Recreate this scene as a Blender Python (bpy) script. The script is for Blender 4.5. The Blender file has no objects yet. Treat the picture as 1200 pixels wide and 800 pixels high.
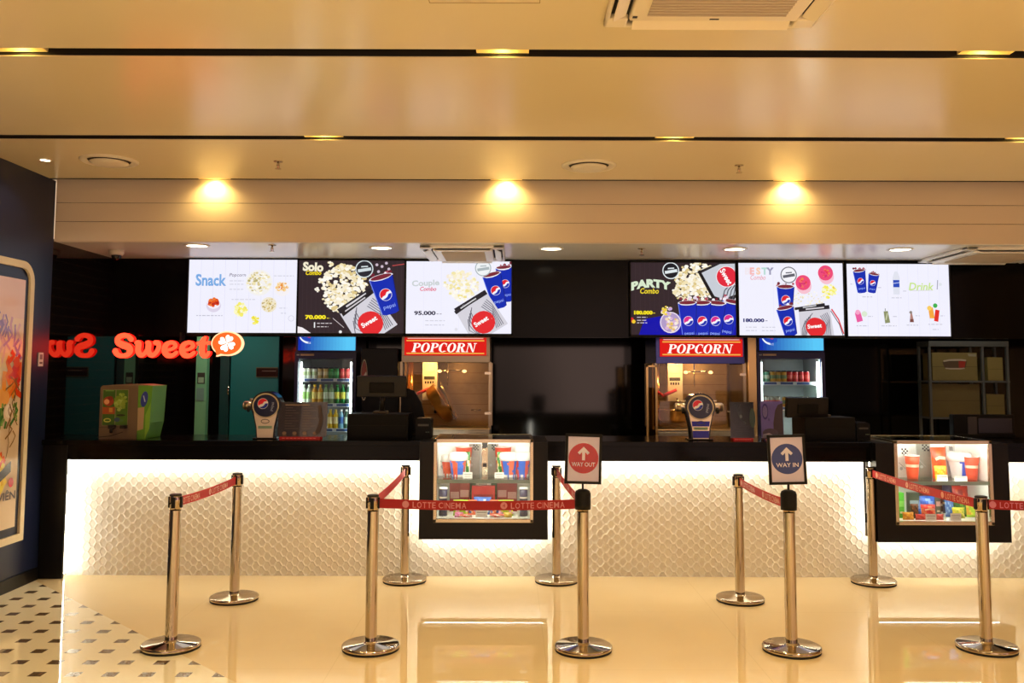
import bpy, math, random
from mathutils import Matrix, Vector
random.seed(7)
SC = bpy.context.scene
C = SC.collection
PI = math.pi

# ------------------------------------------------------------ camera (photo frame 1200 x 800)
F, YC, YH, CAMZ, ROLL = 1045.0, 352.0, 435.0, 1.65, 0.003
PITCH = math.atan((YH - YC) / F)
cd = bpy.data.cameras.new('camera'); cam = bpy.data.objects.new('camera', cd); C.objects.link(cam)
cd.sensor_width = 36; cd.lens = F / 1200 * 36
cd.shift_y = (YC - 400) / 1200
cd.clip_start = 0.05; cd.clip_end = 100
CR = Matrix.Rotation(PI / 2 + PITCH, 3, 'X') @ Matrix.Rotation(ROLL, 3, 'Z')
cam.matrix_world = Matrix.Translation((0, 0, CAMZ)) @ CR.to_4x4()
SC.camera = cam

def P(px, py, Y):
    """the point of the plane at depth Y seen at a photo pixel"""
    d = CR @ Vector(((px - 600) / F, -(py - YC) / F, -1)); d = d * (Y / d.y)
    return d.x, d.z + CAMZ
def PX(px, py, X):
    d = CR @ Vector(((px - 600) / F, -(py - YC) / F, -1)); d = d * (X / d.x)
    return d.y, d.z + CAMZ
def PZ(px, py, Z):
    d = CR @ Vector(((px - 600) / F, -(py - YC) / F, -1)); d = d * ((Z - CAMZ) / d.z)
    return d.x, d.y

# ------------------------------------------------------------ exposure, world
SC.view_settings.view_transform = 'Standard'; SC.view_settings.look = 'None'
SC.view_settings.gamma = 1; SC.view_settings.exposure = 0.0
SC.view_settings.use_curve_mapping = False
W = bpy.data.worlds.new('world'); SC.world = W; W.use_nodes = True
nt = W.node_tree; nt.nodes.clear()
tc = nt.nodes.new('ShaderNodeTexCoord'); sx = nt.nodes.new('ShaderNodeSeparateXYZ')
mr = nt.nodes.new('ShaderNodeMapRange'); mr.inputs[1].default_value = -1; mr.inputs[2].default_value = 1
mx = nt.nodes.new('ShaderNodeMix'); mx.data_type = 'RGBA'
mx.inputs[6].default_value = (1.0, 0.77, 0.40, 1); mx.inputs[7].default_value = (1.0, 0.56, 0.66, 1)
# the lobby behind the viewer: lighter and darker bays round the horizon
wv = nt.nodes.new('ShaderNodeTexNoise'); wv.inputs['Scale'].default_value = 2.6; wv.inputs['Detail'].default_value = 2
mp = nt.nodes.new('ShaderNodeMapping'); mp.inputs['Scale'].default_value = (1.6, 1.6, .5)
m2 = nt.nodes.new('ShaderNodeMapRange'); m2.inputs[1].default_value = .45; m2.inputs[2].default_value = .58; m2.inputs[3].default_value = .04; m2.inputs[4].default_value = 1.9
bg = nt.nodes.new('ShaderNodeBackground'); ws = nt.nodes.new('ShaderNodeMath'); ws.operation = 'MULTIPLY'; ws.inputs[1].default_value = 0.85
wo = nt.nodes.new('ShaderNodeOutputWorld')
nt.links.new(tc.outputs['Generated'], sx.inputs[0]); nt.links.new(sx.outputs[0], mr.inputs[0])
nt.links.new(tc.outputs['Generated'], mp.inputs[0]); nt.links.new(mp.outputs[0], wv.inputs['Vector']); nt.links.new(wv.outputs['Fac'], m2.inputs[0])
nt.links.new(m2.outputs[0], ws.inputs[0]); nt.links.new(ws.outputs[0], bg.inputs[1])
nt.links.new(mr.outputs[0], mx.inputs[0]); nt.links.new(mx.outputs[2], bg.inputs[0]); nt.links.new(bg.outputs[0], wo.inputs[0])

SLOT_W = 40.0; BACK_W = 190.0; GLOW_W = 21.0      # watts of a lamp in a ceiling slot
DOWN_W = 12.0      # watts of an inner downlight
WARM = (1.0, 0.72, 0.24); SOFT = (1.0, 0.80, 0.44)

# ------------------------------------------------------------ materials
def S(h):
    h = h.lstrip('#'); o = []
    for i in (0, 2, 4):
        c = int(h[i:i + 2], 16) / 255
        o.append(c / 12.92 if c <= .04045 else ((c + .055) / 1.055) ** 2.4)
    return tuple(o)
_mc = {}
def M(col, rough=.5, metal=0., emit=0., ior=1.5, noise=0., nscale=8., bump=0., spec=None, aniso=0., nstretch=(1,1,1)):
    c = S(col) if isinstance(col, str) else col
    key = (tuple(round(x, 4) for x in c), rough, metal, emit, ior, noise, nscale, bump, aniso, nstretch)
    if key in _mc: return _mc[key]
    m = bpy.data.materials.new('paint'); m.use_nodes = True
    n = m.node_tree.nodes; l = m.node_tree.links; b = n['Principled BSDF']
    b.inputs['Base Color'].default_value = (*c, 1); b.inputs['Roughness'].default_value = rough
    b.inputs['Metallic'].default_value = metal; b.inputs['IOR'].default_value = ior
    if emit:
        b.inputs['Base Color'].default_value = (*[min(.03, x * .05) for x in c], 1); b.inputs['Specular IOR Level'].default_value = .25
        b.inputs['Emission Color'].default_value = (*c, 1); b.inputs['Emission Strength'].default_value = emit
    if noise or bump:
        t = n.new('ShaderNodeTexCoord'); mp = n.new('ShaderNodeMapping'); mp.inputs['Scale'].default_value = nstretch
        nz = n.new('ShaderNodeTexNoise'); nz.inputs['Scale'].default_value = nscale; nz.inputs['Detail'].default_value = 4
        l.new(t.outputs['Object'], mp.inputs[0]); l.new(mp.outputs[0], nz.inputs['Vector'])
        if noise:
            cr = n.new('ShaderNodeMix'); cr.data_type = 'RGBA'
            cr.inputs[6].default_value = (*[x * (1 - noise) for x in c], 1); cr.inputs[7].default_value = (*[min(1, x * (1 + noise)) for x in c], 1)
            l.new(nz.outputs['Fac'], cr.inputs[0]); l.new(cr.outputs[2], b.inputs['Base Color'])
        if bump:
            bp = n.new('ShaderNodeBump'); bp.inputs['Strength'].default_value = bump; bp.inputs['Distance'].default_value = .01
            l.new(nz.outputs['Fac'], bp.inputs['Height']); l.new(bp.outputs[0], b.inputs['Normal'])
    _mc[key] = m; return m
def E(col, k=1.0): return M(col, .6, emit=k)          # a lit screen, sign or lamp
def glass(tint=(1, 1, 1), refl=1.0):
    key = ('glass', tint, refl)
    if key in _mc: return _mc[key]
    m = bpy.data.materials.new('clear glass'); m.use_nodes = True; n = m.node_tree.nodes; l = m.node_tree.links
    n.clear(); o = n.new('ShaderNodeOutputMaterial'); t = n.new('ShaderNodeBsdfTransparent'); t.inputs[0].default_value = (*tint, 1)
    g = n.new('ShaderNodeBsdfGlossy'); g.inputs['Roughness'].default_value = .02
    f = n.new('ShaderNodeFresnel'); f.inputs[0].default_value = 1.45
    ml = n.new('ShaderNodeMath'); ml.operation = 'MULTIPLY'; ml.inputs[1].default_value = refl
    x = n.new('ShaderNodeMixShader'); l.new(f.outputs[0], ml.inputs[0]); l.new(ml.outputs[0], x.inputs[0])
    l.new(t.outputs[0], x.inputs[1]); l.new(g.outputs[0], x.inputs[2]); l.new(x.outputs[0], o.inputs[0])
    _mc[key] = m; return m
def tiles_mat(col, line, w, h, rough, ior=1.5, axis='XZ', mortar=.003):
    """glossy tiles with thin joints, from object coordinates"""
    m = bpy.data.materials.new('tile'); m.use_nodes = True; n = m.node_tree.nodes; l = m.node_tree.links; b = n['Principled BSDF']
    t = n.new('ShaderNodeTexCoord'); s = n.new('ShaderNodeSeparateXYZ'); c = n.new('ShaderNodeCombineXYZ')
    l.new(t.outputs['Object'], s.inputs[0]); l.new(s.outputs['XYZ'.index(axis[0])], c.inputs[0]); l.new(s.outputs['XYZ'.index(axis[1])], c.inputs[1])
    br = n.new('ShaderNodeTexBrick'); br.inputs['Scale'].default_value = 1; br.inputs['Brick Width'].default_value = w; br.inputs['Row Height'].default_value = h
    br.inputs['Mortar Size'].default_value = mortar; br.inputs['Color1'].default_value = (*S(col), 1); br.inputs['Color2'].default_value = (*[x * 1.15 for x in S(col)], 1)
    br.inputs['Mortar'].default_value = (*S(line), 1); br.offset = 0
    l.new(c.outputs[0], br.inputs['Vector']); l.new(br.outputs['Color'], b.inputs['Base Color'])
    b.inputs['Roughness'].default_value = rough; b.inputs['IOR'].default_value = ior
    return m

BLACK = M('0d0b0a', .3, ior=1.35); BLACKG = M('0a0908', .15, ior=1.22); BLACKM = M('0f0e0d', .55, ior=1.35)
CHROME = M((.54, .46, .35), .09, 1.0); STEEL = M((.62, .58, .50), .28, 1.0, noise=.1, nscale=30, nstretch=(1, 1, .05))
ALU = M((.75, .66, .50), .25, 1.0); DARKMET = M('2a2826', .4, .6); RUBBER = M('080808', .7)
WHITEP = M('e8e4da', .4); PLASTICW = M('d8d2c4', .35)

# ------------------------------------------------------------ mesh builder
class MB:
    def __init__(s): s.v = []; s.f = []; s.m = []; s.s = []; s.mats = []
    def mi(s, m):
        if m not in s.mats: s.mats.append(m)
        return s.mats.index(m)
    def add(s, vs, fs, mat, smooth=False, xf=None):
        o = len(s.v)
        s.v += [tuple(xf @ Vector(p)) if xf else tuple(p) for p in vs]
        k = s.mi(mat)
        for f in fs: s.f.append([o + i for i in f]); s.m.append(k); s.s.append(smooth)
        return s
    def poly(s, pts, mat): return s.add(pts, [list(range(len(pts)))], mat)
    def box(s, x0, x1, y0, y1, z0, z1, mat, xf=None):
        v = [(x, y, z) for z in (z0, z1) for y in (y0, y1) for x in (x0, x1)]
        return s.add(v, [(0, 2, 3, 1), (4, 5, 7, 6), (0, 1, 5, 4), (2, 6, 7, 3), (0, 4, 6, 2), (1, 3, 7, 5)], mat, xf=xf)
    def lathe(s, prof, mat, c=(0, 0, 0), n=24, xf=None, smooth=True, sx=1, sy=1, mats=None, caps=True):
        v = []; f = []
        for r, z in prof:
            for i in range(n):
                a = 2 * PI * i / n; v.append((c[0] + r * sx * math.cos(a), c[1] + r * sy * math.sin(a), c[2] + z))
        base = len(s.v); s.v += [tuple(xf @ Vector(p)) if xf else p for p in v]
        for k in range(len(prof) - 1):
            kk = s.mi(mats[k] if mats else mat)
            for i in range(n):
                j = (i + 1) % n
                s.f.append([base + k * n + i, base + k * n + j, base + (k + 1) * n + j, base + (k + 1) * n + i]); s.m.append(kk); s.s.append(smooth)
        if caps:
            if prof[0][0] > 1e-5: s.f.append([base + i for i in range(n)][::-1]); s.m.append(s.mi(mats[0] if mats else mat)); s.s.append(False)
            if prof[-1][0] > 1e-5: s.f.append([base + (len(prof) - 1) * n + i for i in range(n)]); s.m.append(s.mi(mats[-1] if mats else mat)); s.s.append(False)
        return s
    def cyl(s, p0, p1, r, mat, n=16, r1=None):
        p0 = Vector(p0); p1 = Vector(p1); d = p1 - p0
        xf = Matrix.Translation(p0) @ d.to_track_quat('Z', 'Y').to_matrix().to_4x4()
        return s.lathe([(r, 0), (r if r1 is None else r1, d.length)], mat, n=n, xf=xf)
    def tube(s, pts, r, mat, n=10):
        for a, b in zip(pts, pts[1:]):
            s.cyl(a, b, r, mat, n)
        for p in pts[1:-1]: s.ball(p, r, mat, n)
        return s
    def ball(s, c, r, mat, n=12, sx=1, sy=1, sz=1, xf=None):
        return s.lathe([(max(1e-6, r * math.sin(PI * i / 8)), -r * sz * math.cos(PI * i / 8)) for i in range(9)], mat, c, n, xf=xf, sx=sx, sy=sy, caps=False)
    def prism(s, pts, y0, y1, mat, side=None):
        """outline in XZ pulled along Y (y0 is the front)"""
        n = len(pts); v = [(x, y0, z) for x, z in pts] + [(x, y1, z) for x, z in pts]
        s.add(v, [list(range(n)), list(range(2 * n - 1, n - 1, -1))], mat)
        o = len(s.v); s.v += v; k = s.mi(side or mat)
        for i in range(n):
            j = (i + 1) % n; s.f.append([o + i, o + n + i, o + n + j, o + j]); s.m.append(k); s.s.append(False)
        return s
    def build(s, name, parent=None, loc=None, bevel=0., rot=None, seg=2):
        me = bpy.data.meshes.new(name); me.from_pydata(s.v, [], s.f)
        for m in s.mats: me.materials.append(m)
        for p, k, sm in zip(me.polygons, s.m, s.s): p.material_index = k; p.use_smooth = sm
        me.validate(); me.update()
        o = bpy.data.objects.new(name, me); C.objects.link(o)
        if parent: o.parent = parent
        if loc: o.location = loc
        if rot: o.rotation_euler = rot
        if bevel:
            b = o.modifiers.new('bevel', 'BEVEL'); b.width = bevel; b.segments = seg; b.limit_method = 'ANGLE'; b.angle_limit = .9; b.harden_normals = False
        return o

def tag(o, label, cat, group=None):
    o['label'] = label; o['category'] = cat
    if group: o['group'] = group
    return o
def thing(name, label, cat, loc=(0, 0, 0), rz=0., group=None):
    o = bpy.data.objects.new(name, None); C.objects.link(o); o.location = loc; o.rotation_euler = (0, 0, rz); o.empty_display_size = .1
    return tag(o, label, cat, group)
def struct(name, mb, **k):
    o = mb.build(name, **k); o['kind'] = 'structure'; return o
def copy_tree(o, parent=None):
    c = o.copy(); C.objects.link(c)
    if parent: c.parent = parent
    for ch in list(o.children): copy_tree(ch, c)
    return c
def lamp(name, parent, loc, watts, col, r=.03, kind='POINT', cone=None, rot=None, blend=.4):
    L = bpy.data.lights.new(name, kind); L.energy = watts; L.color = col; L.shadow_soft_size = r
    if cone: L.spot_size = cone; L.spot_blend = blend
    o = bpy.data.objects.new(name, L); C.objects.link(o); o.parent = parent; o.location = loc
    if rot: o.rotation_euler = rot
    return o

# ------------------------------------------------------------ flat artwork and lettering
_tx = {}
def glyphs(s, bold=0., shear=0.):
    k = (s, bold, shear)
    if k not in _tx:
        cu = bpy.data.curves.new('t', 'FONT'); cu.body = s; cu.offset = bold; cu.shear = shear; cu.resolution_u = 3
        o = bpy.data.objects.new('t', cu); C.objects.link(o)
        dg = bpy.context.evaluated_depsgraph_get(); me = bpy.data.meshes.new_from_object(o.evaluated_get(dg))
        v = [(p.co.x, p.co.y) for p in me.vertices]; f = [list(p.vertices) for p in me.polygons]
        bpy.data.objects.remove(o); bpy.data.curves.remove(cu); bpy.data.meshes.remove(me)
        x0 = min(p[0] for p in v); x1 = max(p[0] for p in v); y0 = min(p[1] for p in v); y1 = max(p[1] for p in v)
        _tx[k] = ([((x - x0) / (x1 - x0) - .5, (y - y0) / (y1 - y0) - .5) for x, y in v], f, (x1 - x0) / (y1 - y0))
    return _tx[k]
class Art:
    """flat shapes laid in pixel-like units (u right, v down) through a mapping fn(u, v, layer) -> xyz; every colour a material"""
    def __init__(s, mb, fn, matf=None, clip=None): s.mb = mb; s.fn = fn; s.l = 0; s.clip = clip; s.mf = matf or (lambda c: M(c, .5))
    def cl(s, u, v):
        if not s.clip: return u, v
        a, b, c, d = s.clip; return min(max(u, a), b), min(max(v, c), d)
    def cut(s, pts):
        a, b, c, d = s.clip
        for ax, lim, sg in ((0, a, 1), (0, b, -1), (1, c, 1), (1, d, -1)):
            out = []
            for i, p in enumerate(pts):
                q = pts[i - 1]; ip = (p[ax] - lim) * sg >= 0; iq = (q[ax] - lim) * sg >= 0
                if ip != iq:
                    t = (lim - q[ax]) / (p[ax] - q[ax]); out.append((q[0] + (p[0] - q[0]) * t, q[1] + (p[1] - q[1]) * t))
                if ip: out.append(p)
            pts = out
            if len(pts) < 3: return []
        return pts
    def poly(s, pts, col):
        if s.clip:
            pts = s.cut([(p[0], p[1]) for p in pts])
            if not pts: return s
        s.l += 1; v = [s.fn(u, w, s.l) for u, w in pts]
        s.mb.add(v, [list(range(len(v)))], s.mf(col)); return s
    def rect(s, u0, v0, u1, v1, col): return s.poly([(u0, v1), (u1, v1), (u1, v0), (u0, v0)], col)
    def ell(s, u, v, r, col, r2=None, rot=0., n=20, a0=0., a1=2 * PI):
        r2 = r if r2 is None else r2; pts = []
        k = n if a1 - a0 > 6.2 else n + 1
        for i in range(k):
            a = a0 + (a1 - a0) * i / n; x = r * math.cos(a); y = -r2 * math.sin(a)
            pts.append((u + x * math.cos(rot) - y * math.sin(rot), v + x * math.sin(rot) + y * math.cos(rot)))
        return s.poly(pts, col)
    def ring(s, u, v, r, w, col, n=24, r2=None):
        s.l += 1; r2 = r2 or r; vs = []; fs = []
        for i in range(n):
            a = 2 * PI * i / n; vs.append(s.fn(*s.cl(u + r * math.cos(a), v - r2 * math.sin(a)), s.l)); vs.append(s.fn(*s.cl(u + (r - w) * math.cos(a), v - (r2 - w) * math.sin(a)), s.l))
        for i in range(n): j = (i + 1) % n; fs.append((2 * i, 2 * j, 2 * j + 1, 2 * i + 1))
        s.mb.add(vs, fs, s.mf(col)); return s
    def line(s, pts, w, col):
        s.l += 1; vs = []; fs = []
        for i, p in enumerate(pts):
            a = Vector(pts[max(0, i - 1)]); b = Vector(pts[min(len(pts) - 1, i + 1)]); d = (b - a).normalized(); nx, ny = -d.y * w / 2, d.x * w / 2
            vs += [s.fn(*s.cl(p[0] + nx, p[1] + ny), s.l), s.fn(*s.cl(p[0] - nx, p[1] - ny), s.l)]
        for i in range(len(pts) - 1): fs.append((2 * i, 2 * i + 1, 2 * i + 3, 2 * i + 2))
        s.mb.add(vs, fs, s.mf(col)); return s
    def text(s, t, u, v, h, col, w=None, shear=0., bold=0., rot=0., arch=0.):
        g, f, asp = glyphs(t, bold, shear); w = w or h * asp; s.l += 1; vs = []
        for x, y in g:
            a = x * w; b = -y * h + arch * (4 * x * x) ; vs.append(s.fn(*s.cl(u + a * math.cos(rot) - b * math.sin(rot), v + a * math.sin(rot) + b * math.cos(rot)), s.l))
        s.mb.add(vs, f, s.mf(col)); return s
    def roundel(s, u, v, r, rot=0., red='e02030', blue='1030b0', white='f4f4ff'):
        """round red, white and blue wave emblem"""
        s.ell(u, v, r, white)
        def R(x, y): return (u + x * math.cos(rot) - y * math.sin(rot), v + x * math.sin(rot) + y * math.cos(rot))
        n = 12; k = r * .93
        top = [R(k * math.cos(a), -k * math.sin(a)) for a in [math.radians(12 + 180 * i / n) for i in range(n + 1)]]
        s.poly(top + [R(-k * .55, .02 * r), R(-k * .1, .05 * r), R(k * .35, -.28 * r)], red)
        bot = [R(k * math.cos(a), -k * math.sin(a)) for a in [math.radians(208 + 138 * i / n) for i in range(n + 1)]]
        s.poly(bot + [R(k * .5, .12 * r), R(k * .05, .42 * r), R(-k * .4, .5 * r)], blue); return s
    def cup(s, u, v, w, h, rot=0., logo='e02030', body='0d2bb0'):
        """paper drinks cup, centre u v, wider at the top"""
        def R(x, y): return (u + x * math.cos(rot) - y * math.sin(rot), v + x * math.sin(rot) + y * math.cos(rot))
        random.seed(int(u * 7 + v))
        for i in range(9):
            x, y = R(random.uniform(-.45, .5) * w, -.5 * h - random.uniform(0, .14) * h); s.ell(x, y, random.uniform(.04, .11) * w, random.choice(['8a3040', 'b05060', 'e8d8e8', 'f4eef6', '702030']), n=8)
        x, y = R(0, -.5 * h); s.ell(x, y, w * .52, 'f2f2fa', w * .13, rot); s.ell(x, y - .01 * h, w * .45, '7a2836', w * .10, rot)
        s.poly([R(-.5 * w, -.5 * h), R(-.36 * w, .48 * h), R(-.2 * w, .52 * h), R(.2 * w, .52 * h), R(.36 * w, .48 * h), R(.5 * w, -.5 * h), R(.3 * w, -.44 * h), R(0, -.42 * h), R(-.3 * w, -.44 * h)], body)
        s.line([R(-.49 * w, -.49 * h), R(-.355 * w, .47 * h)], w * .035, '6f86ee'); s.line([R(.49 * w, -.49 * h), R(.355 * w, .47 * h)], w * .03, '081868')
        x, y = R(0, -.02 * h); s.roundel(x, y, w * .26, rot - .3, red=logo)
        x, y = R(.02 * w, .32 * h); s.text('pepsi', x, y, w * .2, '9db8ff', w=w * .5, rot=rot); return s
    def popcorn(s, u, v, ru, rv, n, pal=('f6ecd2', 'f9f4e4', 'efe0b4', 'fffaf0', 'dcc68a'), r=2.2):
        random.seed(int(u * 3 + v))
        for i in range(n):
            a = random.uniform(0, 2 * PI); q = math.sqrt(random.random()); rr = random.uniform(.6, 1.2) * r
            s.ell(u + ru * q * math.cos(a), v + rv * q * math.sin(a), rr, random.choice(pal), rr * random.uniform(.6, 1), n=7)
        return s
    def badge(s, u, v, r, fg, bgc=None):
        if bgc: s.ell(u, v, r, bgc)
        s.ring(u, v, r, r * .12, fg); s.line([(u - r * .35, v - r * .25), (u + r * .4, v - r * .3)], r * .14, fg)
        s.line([(u - r * .7, v + r * .22), (u + r * .75, v - r * .02)], r * .34, fg); return s
    def bagart(s, u, v, w, h, rot, name='Sweet'):
        """popcorn bag printed in grey stripes with a red disc"""
        def R(x, y): return (u + (x * w) * math.cos(rot) - (y * h) * math.sin(rot), v + (x * w) * math.sin(rot) + (y * h) * math.cos(rot))
        s.poly([R(-.5, .5), R(.5, .5), R(.46, -.5), R(-.46, -.5)], 'd4d2dc')
        s.poly([R(-.46, -.38), R(.46, -.38), R(.46, -.5), R(-.46, -.5)], '26222a')
        s.line([R(-.25, -.44), R(.3, -.44)], h * .04, 'd8d4da')
        for k in range(5):
            s.line([R(-.46 + .03 * k, .5 - .0 * k), R(-.42 + .07 * k, .15 - .09 * k), R(-.30 + .06 * k, -.1 - .05 * k)], w * .02, '5a5866')
            s.line([R(.2 + .05 * k, .45), R(.3 + .03 * k, .1 - .05 * k), R(.16 + .05 * k, -.2 - .02 * k)], w * .02, '6a6878')
        x, y = R(0, .16); s.ell(x, y, w * .29, 'e22a30'); s.text(name, x, y, w * .14, 'ffffff', w=w * .44, rot=rot - .12, bold=.03); return s
# ============================================================ THE ROOM
CZ, IZ = 3.20, 2.70            # main and inner ceiling
XL, XR = -3.755, 7.2           # left wall, right wall
YP, YA = 7.36, 7.22            # relief panel, apron
YB, YHD = 10.0, 8.35           # back wall, header wall

# floor: cream polished stone; small dark insets on a 0.2 m lattice left of a diagonal border
def floor_mat():
    m = bpy.data.materials.new('polished cream floor'); m.use_nodes = True; n = m.node_tree.nodes; l = m.node_tree.links; b = n['Principled BSDF']
    def mt(op, a, bb=None):
        k = n.new('ShaderNodeMath'); k.operation = op
        for i, q in enumerate((a, bb)):
            if q is None: continue
            if isinstance(q, (int, float)): k.inputs[i].default_value = q
            else: l.new(q, k.inputs[i])
        return k.outputs[0]
    def mix(f, a, bb):
        k = n.new('ShaderNodeMix'); k.data_type = 'RGBA'; l.new(f, k.inputs[0])
        for i, q in ((6, a), (7, bb)):
            if isinstance(q, tuple): k.inputs[i].default_value = (*q, 1)
            else: l.new(q, k.inputs[i])
        return k.outputs[2]
    t = n.new('ShaderNodeTexCoord'); s = n.new('ShaderNodeSeparateXYZ'); l.new(t.outputs['Object'], s.inputs[0]); x, y = s.outputs[0], s.outputs[1]
    dx = mt('PINGPONG', mt('ADD', x, 1.98 + 20), .1); dy = mt('PINGPONG', mt('ADD', y, 15.0), .1)
    ins = mt('MULTIPLY', mt('LESS_THAN', dx, .037), mt('LESS_THAN', dy, .037))
    side = mt('LESS_THAN', mt('ADD', x, y), 3.42)
    mask = mt('MULTIPLY', ins, side)
    nz = n.new('ShaderNodeTexNoise'); nz.inputs['Scale'].default_value = 1.3; nz.inputs['Detail'].default_value = 5; l.new(t.outputs['Object'], nz.inputs['Vector'])
    n2 = n.new('ShaderNodeTexNoise'); n2.inputs['Scale'].default_value = 14; n2.inputs['Detail'].default_value = 3; n2.inputs['Distortion'].default_value = 2; l.new(t.outputs['Object'], n2.inputs['Vector'])
    base = mix(nz.outputs['Fac'], (.76, .58, .32), (.83, .66, .39))
    # diagonal joints between the octagon tiles, and the 1.2 m joints of the plain slabs
    jd = mt('LESS_THAN', mt('PINGPONG', mt('ADD', mt('ADD', x, y), 20.02 + .0), .1), .0012)
    pat = mix(mt('MULTIPLY', jd, .25), (.88, .78, .55), (.45, .38, .24))
    jx = mt('LESS_THAN', mt('PINGPONG', mt('ADD', x, 20.2), .6), .0012); jy = mt('LESS_THAN', mt('PINGPONG', mt('ADD', y, 20.1), .6), .0012)
    base = mix(mt('MULTIPLY', mt('MAXIMUM', jx, jy), .35), base, (.45, .33, .17))
    col = mix(side, base, pat)
    dark = mix(n2.outputs['Fac'], (.05, .03, .015), (.22, .14, .08))
    col = mix(mask, col, dark)
    l.new(col, b.inputs['Base Color']); b.inputs['Roughness'].default_value = .022; b.inputs['IOR'].default_value = 1.5
    return m
mb = MB(); mb.box(XL - .3, XR + .2, -1.2, YB + .2, -.1, 0, floor_mat()); struct('floor', mb)

# main ceiling in strips with dark slots between
def ceil_mat():
    m = M((.80, .68, .43), .22, noise=.03, nscale=.8)
    return m
CM = ceil_mat()
SLOTS = [(-.62, -.51), (.99, 1.10), (2.60, 2.71), (4.20, 4.31), (5.80, 5.91), (7.13, 7.25)]
mb = MB(); y = -1.2
for a, b in SLOTS:
    mb.box(XL - .3, XR + .2, y, a, CZ, CZ + .004, CM); y = b
mb.box(XL - .3, XR + .2, 7.29, 7.40, CZ + .02, CZ + .06, CM)
struct('ceiling', mb)
SLM = M('1a1208', .6)
mb = MB()
for a, b in SLOTS:
    mb.box(XL - .3, XR + .2, a - .015, a, CZ + .005, CZ + .16, SLM); mb.box(XL - .3, XR + .2, b, b + .015, CZ + .005 if b < 7.2 else CZ + .02, CZ + .16, SLM)
    mb.box(XL - .3, XR + .2, a - .015, b + .015, CZ + .16, CZ + .18, SLM)
struct('ceiling_recess', mb)
# bulkhead over the counter, with two fine horizontal joints
BM = M((.72, .60, .48), .38, noise=.03, nscale=1)
mb = MB(); z0 = IZ
zs = [IZ, P(600, 261, 7.25)[1], P(600, 239, 7.25)[1], CZ + .02]
for a, b in zip(zs, zs[1:]):
    mb.box(XL, XR, 7.25, 7.29, a + .002, b - .002, BM)
mb.box(XL, XR, 7.256, 7.285, IZ + .003, CZ, M('5a4630', .6))
struct('trim_1', mb)
# inner ceiling, header wall that carries the screens, back wall
ICM = M((.80, .77, .72), .25)
mb = MB(); mb.box(XL, XR, 7.29, YB, IZ, IZ + .05, ICM); struct('ceiling_inner', mb)
mb = MB(); hb = P(600, 395, YHD)[1]
mb.box(XL, XR, YHD, YHD + .12, hb, IZ, BLACKG); struct('trim_2', mb)
mb = MB(); mb.box(XL - .2, XR + .2, YB, YB + .1, 0, IZ, tiles_mat('0c0b0a', '17130d', .6, .10, .08, 1.5)); struct('wall_back', mb)
BLUE = M('141d3a', .3, noise=.08, nscale=3)
mb = MB(); mb.box(XL - .15, XL, -1.2, 7.24, .0, CZ, BLUE); struct('wall_left', mb)
mb = MB(); mb.box(XL - .15, XL, 7.24, YB, .0, IZ + .02, tiles_mat('0a0908', '2a2117', 1.2, .075, .03, 1.75, 'YZ', .0035)); struct('wall_left.001', mb)
mb = MB(); mb.box(XR, XR + .15, 2.5, YB, 0, CZ, M('b89a80', .6)); struct('wall_right', mb)
mb = MB(); mb.box(XL, XL + .015, -1.2, 7.20, .0, .1, BLACK); struct('baseboard_left', mb, bevel=.003)
# staff door and lining at the back left
TEAL = M('067c84', .45); TEALD = M('084a4e', .4); PALE = M('86dcb0', .5)
def bx(px0, px1, Y): return P(px0, 450, Y)[0], P(px1, 450, Y)[0]
mb = MB(); a, b = bx(270, 326, 9.9); mb.box(a, b, 9.9, 9.94, 0, 2.3, TEAL)
d = struct('door_1', mb, bevel=.003)
mb = MB(); h = P(268, 457, 9.86); mb.cyl((h[0] - .005, 9.86, h[1] - .05), (h[0] - .005, 9.86, h[1] + .05), .012, CHROME); mb.box(h[0] - .015, h[0] + .005, 9.86, 9.9, h[1] - .01, h[1] + .01, CHROME); mb.build('door_handle', d)
mb = MB(); a, b = bx(300, 325, 9.88); z = P(312, 436, 9.88)[1]; mb.box(a, b, 9.885, 9.9, z - .045, z + .045, BLACK); mb.box(a - .006, b, 9.89, 9.9, z - .055, z + .055, M('5c6a50', .4)); mb.box(a + .06, b - .02, 9.884, 9.885, z + .01, z + .016, M('8a8a80', .5)); mb.build('door_plate', d)
mb = MB(); a, b = bx(257, 268, 9.9); mb.box(a, b, 9.91, 9.96, 0, 2.3, TEALD); struct('trim_3', mb, bevel=.003)
mb = MB(); a, b = bx(229, 242, 9.7); mb.box(a, b, 9.7, 9.78, 0, 2.3, PALE)
z = P(236, 443, 9.7)[1]; mb.box(a + .02, b - .02, 9.697, 9.70, z - .06, z + .06, M('3c4a44', .5)); mb.box(a + .03, b - .03, 9.695, 9.70, z - .05, z + .01, M('a8d8b8', .5)); z2 = P(236, 462, 9.7)[1]; mb.box(a + .015, b - .025, 9.696, 9.70, z2 - .07, z2 + .07, M('7fb8b0', .5))
struct('trim_4', mb, bevel=.003)
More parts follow.
